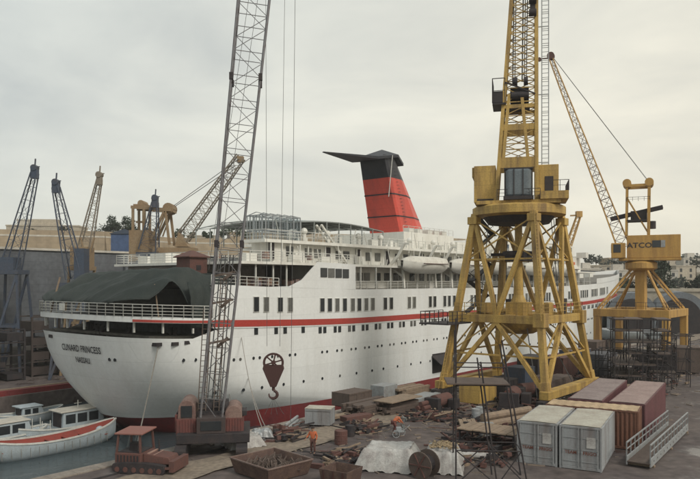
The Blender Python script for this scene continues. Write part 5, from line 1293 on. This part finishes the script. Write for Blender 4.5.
q = M(); q.grid([[(r[0][0], r[0][1], r[0][2]), (r[0][0], 0, r[0][2] + .5 * max(0, 1 - abs(r[0][0] / 5) ** 3)), (r[0][0], -r[0][1], r[0][2])] for r in boat_rows(9.9, 3.15, 1.6, .5)]); q.ob('cover', galv, bt_)
q = M(); 
for x in (-3, 0, 3): q.box(x - .2, x + .2, -1.2, 1.2, -1.4, .3)
q.ob('cradle', wood2, bt_)
# fine rubble scattered on the quay
q = M(); rnd = random.Random(11)
for k in range(2600):
    t = rnd.uniform(-44, 70); y = EDGE - .6 - abs(rnd.gauss(0, 1)) * 9
    if rnd.random() < .5: t = rnd.gauss(-10, 14)
    p = S(t, y); s_ = rnd.uniform(.03, .16); a = rnd.uniform(0, 3.14); l_ = s_ * rnd.choice((1, 1.5, 3, 7))
    q.bar((p.x, p.y, s_ * .25), (p.x + l_ * math.cos(a), p.y + l_ * math.sin(a), s_ * .3), s_ * .8, s_ * .6)
tag(q.ob('rubble', mat('rubble', (.24, .19, .15), .9, (.07, .055, .05), .9, .35)), 'small rubble and scraps littering the quay', 'rubble', kind='stuff')

# ================================================================== RED MACHINE AT THE QUAY CORNER
rm = th('crawler_tractor', 'grimy red crawler tractor with a flat roofed cab at the dock edge by lifeboat', 'tractor', (-12.75, 40.6, 0), R(-12)); rm.scale = (.78, .8, .78)
q = M(); q.box(-1.15, 1.0, -1.1, 1.1, .6, 1.5); q.ob('cab_base', rustm, rm, bevel=.05)
for x in (-1.05, .9):
    for y in (-1.0, 1.0): M().bar((x, y, 1.5), (x * .9, y * .92, 2.85), .13).ob('cab_post', rustm, rm)
q = M(); q.prism([(-1.2, -1.1, 2.85), (1.1, -1.1, 2.9), (1.1, 1.1, 3.0), (-1.2, 1.1, 2.95)], (0, 0, .12)); q.ob('cab_roof', mat('sun bleached red', (.22, .10, .08), .7, (.25, .08, .06), .6, 2), rm, bevel=.03)
q = M(); q.box(-1.0, .85, -.9, .9, 1.5, 1.55); q.box(-.4, .3, -.3, .3, 1.55, 2.1); q.ob('seat', dark, rm)
q = M(); q.prism([(1.0, -.8, .7), (1.0, -.8, 1.5), (3.0, -.7, 1.25), (3.3, -.7, .7)], (0, 1.5, 0)); q.ob('bonnet', rustm, rm, bevel=.06)
q = M()
for i in range(4): x = 1.3 + .4 * i; q.box(x, x + .18, -.72, .72, 1.42 - .1 * i - .02, 1.50 - .1 * i)
q.ob('bonnet_slats', mat('pale slats', (.38, .24, .19), .7), rm)
for sy_ in (-1, 1):
    q = M(); n = 24; pts = []
    for i in range(n): a = 2 * math.pi * i / n; pts.append((.9 + 1.75 * max(-1, min(1, 1.4 * math.cos(a))) + .4 * math.cos(a), sy_ * 1.15 - .22, .46 + .44 * math.sin(a)))
    q.prism(pts, (0, .44, 0)); tk = q.ob('crawler_track', dark, rm, bevel=.02)
    q = M()
    for i in range(6): q.cyl((-.8 + i * .68, sy_ * 1.15 - .26, .36), (-.8 + i * .68, sy_ * 1.15 + .26, .36), .2, n=10)
    q.ob('track_rollers', rustm, tk)
q = M()
for i in range(7): q.box(-1.17, -1.12, -.9 + .27 * i, -.78 + .27 * i, .7, 1.4); q.box(-.95 + .27 * i, -.83 + .27 * i, -1.14, -1.09, .7, 1.35)
q.ob('grille', dark, rm)
q = M(); q.cyl((1.7, .35, 1.3), (1.7, .35, 2.3), .06, n=8); q.ob('exhaust_pipe', dark, rm)
q = M(); q.box(-1.0, -.98, -.95, .95, 1.55, 2.75); q.box(-1.0, .85, 1.0, 1.02, 1.55, 2.75); q.ob('cab_glass', tg, rm)
q = M(); q.box(3.3, 3.7, -1.2, 1.2, .3, 1.1); q.bar((2.2, -1.3, .5), (3.4, -1.2, .6), .15); q.bar((2.2, 1.3, .5), (3.4, 1.2, .6), .15); q.ob('blade', rustm, rm)
# white sheets and gear beside the boom crane
covered(243, 446, 2.6, 2.2, .8, R(30), 'crumpled white sheet heap right of the boom crane foot')
covered(262, 437, 1.7, 1.3, .5, R(10), 'small grey white bundle at the dock edge by the skip corner', galv)

# ================================================================== BOATS
def waterboat(bow, L_, W_, D_, label, name, hullm, inside=None, sheer_=.6, rz=HD, group=None, cat='boat'):
    c = Vector(bow) - Vector((math.cos(rz), math.sin(rz), 0)) * L_ / 2
    b = th(name, label, cat, (c.x, c.y, -4.2), rz, group); rows = boat_rows(L_, W_, D_ + .45, sheer_, n=22)
    q = M(); q.grid([[(x, y, z - .45) for x, y, z in r] for r in rows]); h = q.ob('hull', hullm, b, smooth=True)
    q = M(); 
    for s_ in (0, -1):
        for a, c_ in zip(rows, rows[1:]): q.bar(Vector(a[s_]) - Vector((0, 0, .42)), Vector(c_[s_]) - Vector((0, 0, .42)), .12, .14)
    q.ob('gunwale', railw, b)
    if inside:
        q = M(); q.grid([[(x, y * .93, z - .42) for x, y, z in r][::-1] for r in boat_rows(L_ * .98, W_ * .97, D_ + .4, sheer_, n=22)]); q.ob('inner_lining', inside, b, smooth=True)
        for i in range(7): x = -L_ * .38 + L_ * .76 * i / 6; k = W_ / 2 * max(0, 1 - abs(x / L_ * 2) ** 2.4) ** .62 * .93; M().box(x - .16, x + .16, -k, k, D_ - .38, D_ - .32).ob('thwart', inside, b)
    return b, D_
lb, _ = waterboat((-23.0, 66.6, 0), 12.5, 3.1, 1.25, 'open pale lifeboat with red inside floating at lower left', 'open_lifeboat', boatw, boatr, .8)
q = M(); q.ball((4.6, 0, 1.2), .38, 6); q.ob('bow_buoyancy', boatw, lb)
q = M(); rnd = random.Random(2)
for i in range(14): x = -5 + .75 * i; yb = -1.55 * max(0, 1 - abs(x / 6.25) ** 2.4) ** .62; q.cyl((x, yb * .98 - .03, 1.0 + .3 * abs(x / 6) ** 2), (x + .1, yb * .9 - .05, .25), .02, n=4)
q.ob('grab_line', rope, lb)['kind'] = 'stuff'
def cabin(b, x0, x1, w_, z0, z1, roofm, wallm, n=3):
    q = M(); q.prism([(x0, -w_ / 2, z0), (x0 + .1, -w_ / 2, z1), (x1 - .45, -w_ / 2, z1), (x1, -w_ / 2, z0)], (0, w_, 0)); cbn = q.ob('cabin', wallm, b, bevel=.05)
    q = M(); q.prism([(x0 - .25, -w_ / 2 - .12, z1), (x1 - .3, -w_ / 2 - .12, z1), (x1 - .3, w_ / 2 + .12, z1), (x0 - .25, w_ / 2 + .12, z1)], (0, 0, .12)); q.ob('cabin_roof', roofm, b, bevel=.04)
    wd = (x1 - x0 - .9) / n
    for i in range(n): M().box(x0 + .3 + i * wd, x0 + .3 + (i + 1) * wd - .22, -w_ / 2 - .02, -w_ / 2 + .02, z0 + (z1 - z0) * .35, z0 + (z1 - z0) * .86).ob('window', glass, cbn)
    M().box(x0 - .02, x0 + .02, -w_ * .35, w_ * .35, z0 + .25, z1 - .15).ob('doorway', dark, cbn)
wb, _ = waterboat((-25.0, 72.5, 0), 10.5, 3.0, 1.0, 'white cabin launch with three dark side windows lying beyond the open lifeboat', 'cabin_launch', boatw, None, .5)
cabin(wb, -1.2, 3.4, 2.3, .75, 2.5, lime2, boatw); q = M(); q.box(-4.6, 4.2, -1.1, 1.1, .72, .8); q.ob('deck', galv, wb); q = M(); q.cyl((1, 0, 2.6), (1, 0, 3.4), .04, n=6); q.bar((.6, 0, 3.1), (1.4, 0, 3.1), .04); q.ob('mast', railw, wb)
q = M(); 
for x in (-3.2, -2.4): q.bar((x, -1.0, .8), (x, -1.0, 2.0), .06); q.bar((x, 1.0, .8), (x, 1.0, 2.0), .06)
q.ob('canopy_posts', railw, wb)
wb2, _ = waterboat((-30.0, 67.3, 0), 8.0, 2.6, .9, 'white cabin boat at the far left edge with its cabin behind the red lifeboat', 'cabin_launch', boatw, None, .4)
cabin(wb2, -1.5, 2.2, 2.0, .65, 2.2, lime2, boatw, 2)
wb3, _ = waterboat((-33.0, 78.0, 0), 8.0, 2.5, .9, 'small white boat farthest back at the left by the far quay steps', 'cabin_launch', boatw, None, .4); cabin(wb3, -1, 1.6, 1.8, .6, 1.7, boatw, boatw, 2)
# far quay details: red fender beam, clutter by the grey wall
o = M().box(-70, 20, 19.5, 20.1, -2.3, -1.7).ob('red_fender_beam', boot, loc=(OX, OY, 0), rz=HD); tag(o, 'long red painted beam along the edge of the far quay', 'beam')
o = M().box(-70, 20, 22.5, 23.0, -2.3, -1.95).ob('timber_beam', wood, loc=(OX, OY, 0), rz=HD); tag(o, 'long pale timber beam lying behind the red beam on the far quay', 'beam')
def farbox(t, y, a, b, h, label, mt, name='steel_rack'):
    c = th(name, label, 'rack', S(t, y, -2.3), HD)
    for x in (0, a / 2, a):
        for yy in (0, b): M().bar((x, yy, 0), (x, yy, h), .25).ob('upright', mt, c)
    q = M(); rnd = random.Random(int(t * 3))
    for k in range(1, 5):
        z = h * k / 4; q.bar((0, 0, z), (a, 0, z), .18); q.bar((0, b, z), (a, b, z), .18)
        for i in range(3):
            if rnd.random() < .8: x = a * i / 3; q.box(x + .1, x + a / 3 - .1, .2, b - .2, z - h / 4 + .2, z - h / 4 + .2 + rnd.uniform(.4, 1) * h / 5)
    q.ob('stored_gear', mt, c)
farbox(-36, 31, 7, 4, 7, 'dark steel rack of gear on the far quay behind the stern, nearest the camera', dark)
farbox(-27, 33, 8, 4, 8.5, 'tall dark rack against the grey wall half hidden by the stern', mat('dark brown steel', (.06, .045, .04), .8))
farbox(-46, 33, 7, 4, 6, 'dark rack of gear on the far quay at the left edge', mat('dark blue steel', (.04, .045, .07), .8))

# ================================================================== BACKGROUND
def fortwall(name, pts, h0, h1, label, mt=fort, th_=6):
    q = M()
    for a, b in zip(pts, pts[1:]):
        a = Vector((*a, 0)); b = Vector((*b, 0)); d = (b - a).normalized(); nrm = Vector((-d.y, d.x, 0)); bt_ = nrm * -1.8
        q.prism([a + bt_ + Vector((0, 0, h0)), a + Vector((0, 0, h1)), a + nrm * th_ + Vector((0, 0, h1)), a + nrm * th_ + Vector((0, 0, h0))], b - a)
    o = q.ob(name, mt); tag(o, label, 'fort wall')
    q = M()
    for a, b in zip(pts, pts[1:]):
        a = Vector((*a, 0)); b = Vector((*b, 0)); d = (b - a).normalized(); nrm = Vector((-d.y, d.x, 0)); q.prism([a + Vector((0, 0, h1 - 1.6)) - nrm * .25, a + Vector((0, 0, h1 - 1.2)) - nrm * .25, a + Vector((0, 0, h1 - 1.2)) + nrm, a + Vector((0, 0, h1 - 1.6)) + nrm], b - a)
    q.ob('string_course', lime2, o)
    return o
fortwall('fort_wall', [(-240, 150), (-120, 176), (-100, 160), (-62, 172), (-52, 196), (0, 214), (60, 250)], 10, 24.0, 'long honey coloured fortress wall beyond the grey dock wall')
fortwall('fort_wall', [(-40, 226), (20, 246), (90, 300)], 10, 28, 'higher honey coloured bastion behind the ship pavilion and funnel')
def block(x, y, z, w_, d_, h, rz, mt, label, nx, nz, name='house', group=None, roofs=0):
    c = th(name, label, 'building', (x, y, z), rz, group); q = M(); q.box(-w_ / 2, w_ / 2, -d_ / 2, d_ / 2, -4, h); q.box(-w_ / 2 - .2, w_ / 2 + .2, -d_ / 2 - .2, d_ / 2 + .2, h, h + .5)
    if roofs: q.box(-w_ * .2, w_ * .15, -d_ * .2, d_ * .2, h + .5, h + 3)
    q.ob('wall', mt, c)
    me = None
    for k in range(nz):
        for i in range(nx):
            xx = -w_ / 2 + w_ * (i + .5) / nx; zz_ = 1.2 + (h - 1) * k / nz
            if me is None:
                o = M().box(-.55, .55, -.06, .1, 0, 1.6).ob('window', glass, c); me = o.data
            else: o = bpy.data.objects.new('window', me); COL.objects.link(o); o.parent = c
            o.location = (xx, -d_ / 2, zz_)
    return c
G1 = 'houses beyond the fortress wall'
def at_px(px, Y): return (px - 350) / 680 * Y
block(at_px(48, 260), 260, 22, 26, 12, 10, .1, lime, 'long pale stone block above the wall behind the two blue crane jibs', 8, 2, 'stone_block', roofs=1)
block(at_px(76, 270), 270, 22, 18, 12, 8, .05, lime2, 'pale block right of the long stone block above the fortress wall', 6, 2, 'stone_block')
block(at_px(28, 262), 268, 22, 10, 10, 13, .1, lime2, 'taller pale block at the far left above the fortress wall', 3, 3, 'stone_block')
block(at_px(205, 300), 300, 26, 14, 10, 5, .1, lime, 'low pale block above the fortress wall left of the boom', 4, 1, 'stone_block')
# blue shed by the tan crane
bs = th('blue_shed', 'dark blue shed on the wall left of the tan crane with box frame', 'shed', (at_px(127, 125), 125, 15.9), .1); q = M(); q.box(-2.4, 2.4, -2, 2, 0, 4); q.ob('wall', blues, bs); q = M(); q.prism([(-2.7, -2.2, 4), (2.7, -2.2, 4), (0, -2.2, 4.9)], (0, 4.4, 0)); q.ob('roof', blueg, bs)
# trees
def tree(name, loc, H_, W_, label, seed, mt=leaf, nl=1500, ls=.5, group=None, trunk=.35, cat='tree'):
    rnd = random.Random(seed); c = th(name, label, cat, loc, rnd.uniform(0, 6), group)
    q = M(); th0 = H_ * trunk; q.cyl((0, 0, -1), (.1, 0, th0), H_ * .035, H_ * .022, n=8)
    blobs = []
    for i in range(9):
        a = rnd.uniform(0, 6.3); r_ = rnd.uniform(.1, .36) * W_; z = th0 + (H_ - th0) * rnd.uniform(.15, .85); p = Vector((r_ * math.cos(a), r_ * math.sin(a), z)); q.cyl((.1, 0, th0 * .9), p, H_ * .014, H_ * .004, n=5, cap=False)
        blobs.append((p, W_ * rnd.uniform(.13, .25)))
    q.ob('trunk', bark, c); q = M()
    for i in range(nl):
        p, r_ = rnd.choice(blobs); d = Vector((rnd.gauss(0, 1), rnd.gauss(0, 1), rnd.gauss(0, .8))); d.normalize(); o = p + d * r_ * rnd.uniform(.3, 1.12) ** .6
        u = Vector((rnd.gauss(0, 1), rnd.gauss(0, 1), rnd.gauss(0, 1))).normalized(); v = u.orthogonal().normalized(); s_ = ls * rnd.uniform(.5, 1.3)
        q.F([q.P(o + u * s_), q.P(o + v * s_ * .6), q.P(o - u * s_), q.P(o - v * s_ * .6)])
    q.ob('crown', mt, c); return c
tree('broadleaf_tree', (at_px(120, 182), 182, 22), 7.5, 8, 'bushy dark tree on the fortress wall above the blue shed', 1, leaf2, 1400, .3)
tree('broadleaf_tree', (at_px(131, 184), 184, 22), 5.5, 6, 'lower dark tree just right of the bushy tree on the fortress wall', 2, leaf2, 900, .3)
tree('broadleaf_tree', (at_px(108, 184), 184, 22), 5, 7, 'low dark bush left of the bushy tree on the fortress wall', 3, leaf2, 900, .3)
for i, (px, h, ps) in enumerate(((208, 3.5, 'first small tree from the left inside the boom gap on the wall'), (222, 4.5, 'second small tree on the wall, behind the boom'), (234, 5.5, 'tallest small tree on the wall seen through the boom'), (246, 4.5, 'small tree on the wall just left of the ship pavilion'), (150, 4.5, 'small tree on the wall seen through the tan crane frame'), (178, 4, 'small tree on the wall under the tan jib'), (62, 5, 'low tree on the wall between the two blue jibs'), (34, 4.5, 'low tree on the wall behind the leftmost blue jib'), (192, 3.2, 'lowest small tree on the wall left of the boom'))):
    tree('small_tree', (at_px(px, 215), 215, 23.6), h, h * 1.1, ps, 20 + i, leaf, 500, .3, 'small trees along the fortress wall')
# right hillside
tree('broadleaf_tree', (at_px(657, 172), 172, -1), 19, 13, 'big dark tree right of the jib crane column', 9, leaf2, 2600, .42, trunk=.3)
tree('broadleaf_tree', (at_px(640, 180), 180, -1), 14, 10, 'dark tree directly behind the jib crane column', 10, leaf2, 1500, .42, trunk=.3)
tree('broadleaf_tree', (at_px(694, 190), 190, -1), 15, 10, 'dark tree at the right edge of the view beyond the jib crane', 12, leaf2, 1500, .42, trunk=.3)
tree('broadleaf_tree', (at_px(612, 220), 220, 0), 13, 12, 'hazy tree beyond the bow left of the jib crane cab', 13, leaf, 1200, .45)
rnd = random.Random(21); k = 0
mats_ = (lime, lime2, lime3); cols = ('stone', 'pale', 'ochre')
spots = [(600, 330, 'by the crane jib foot'), (618, 300, 'beyond the bow'), (630, 340, 'behind the jib crane cab'), (645, 380, 'above the jib crane housing line'), (662, 300, 'above the big dark tree'), (672, 340, 'right above the big dark tree'), (684, 290, 'at the right edge below the crane housing'), (690, 350, 'at the right edge of the hillside'), (676, 260, 'low behind the arched sheds'), (650, 260, 'low behind the crane column'), (630, 255, 'low right of the bow'), (608, 270, 'just above the foredeck'), (698, 270, 'at the very edge of the view'), (585, 320, 'behind the bridge radome'), (565, 350, 'between the big crane and the bridge'), (668, 390, 'on the skyline right of the crane'), (690, 410, 'on the skyline at the right edge'), (612, 400, 'on the skyline left of the crane'), (640, 290, 'mid slope behind the crane column'), (625, 375, 'high on the slope by the jib'), (655, 335, 'mid slope right of the crane column'), (680, 315, 'mid slope near the right edge')]
for px, Y, where in spots:
    x = at_px(px, Y); z = hz(x, Y); i = k % 3; fl = rnd.choice((1, 2, 2, 3)); wd = rnd.uniform(8, 14)
    block(x, Y, z, wd, rnd.uniform(8, 11), fl * 3.0, rnd.uniform(-.5, .2), mats_[i], '%s hillside house of %d floors %s' % (cols[i], fl, where), int(wd / 3.4), fl, 'hillside_house', 'houses on the hillside at the right', rnd.random() < .5); k += 1
for i in range(34):
    px = rnd.uniform(570, 699); Y = rnd.uniform(250, 420); x = at_px(px, Y)
    tree('hillside_tree', (x, Y, hz(x, Y)), rnd.uniform(5, 9), rnd.uniform(5, 9), 'small dark tree among the houses on the hillside at the right', 40 + i, leaf2, 260, .6, 'small trees among the hillside houses')
# arched dock sheds behind the right crane
for i, (px, Y, r_, lab) in enumerate(((632, 150, 5.2, 'left of the two arched blue grey sheds behind the jib crane portal'), (680, 148, 5.4, 'right arched blue grey shed at the right edge behind the jib crane'))):
    s_ = th('arched_shed', lab, 'shed', (at_px(px, Y), Y, -.6), R(-22), 'arched sheds behind the jib crane'); q = M()
    pr = [(-r_, 0, 0)] + [(-r_ * math.cos(math.pi * j / 16), 0, 4.5 + r_ * .95 * math.sin(math.pi * j / 16)) for j in range(17)] + [(r_, 0, 0)]; q.prism(pr, (0, 26, 0)); q.ob('vault', mat('shed blue grey', (.17, .19, .21), .7, (.10, .10, .11), .6, .3), s_)
    q = M(); pr = [(x * .8, -.05, z * .86) for x, y, z in pr]; q.prism(pr, (0, .04, 0)); q.ob('doorway', dark, s_)
dw = th('quay_building', 'long pale low building with a row of dark openings behind the jib crane', 'building', (at_px(652, 165), 165, -.6), R(-22)); q = M(); q.box(-24, 24, 0, 8, 0, 9.5); q.box(-24.3, 24.3, -.3, 8.3, 9.5, 10.2); q.ob('wall', lime, dw)
for i in range(12): M().box(-22.5 + 4 * i, -20.3 + 4 * i, -.06, .1, 1, 6).ob('opening', dark, dw)

# ================================================================== AIR
hzb = M().box(-1600, 1600, -400, 1700, -12, 95)
hm = bpy.data.materials.new('haze air'); hm.use_nodes = True; t_ = hm.node_tree
for n_ in list(t_.nodes): t_.nodes.remove(n_)
o_ = t_.nodes.new('ShaderNodeOutputMaterial'); v_ = t_.nodes.new('ShaderNodeVolumePrincipled'); v_.inputs['Color'].default_value = (.92, .92, .90, 1); v_.inputs['Density'].default_value = .0003
t_.links.new(v_.outputs[0], o_.inputs['Volume'])
tag(hzb.ob('haze', hm), kind='stuff')
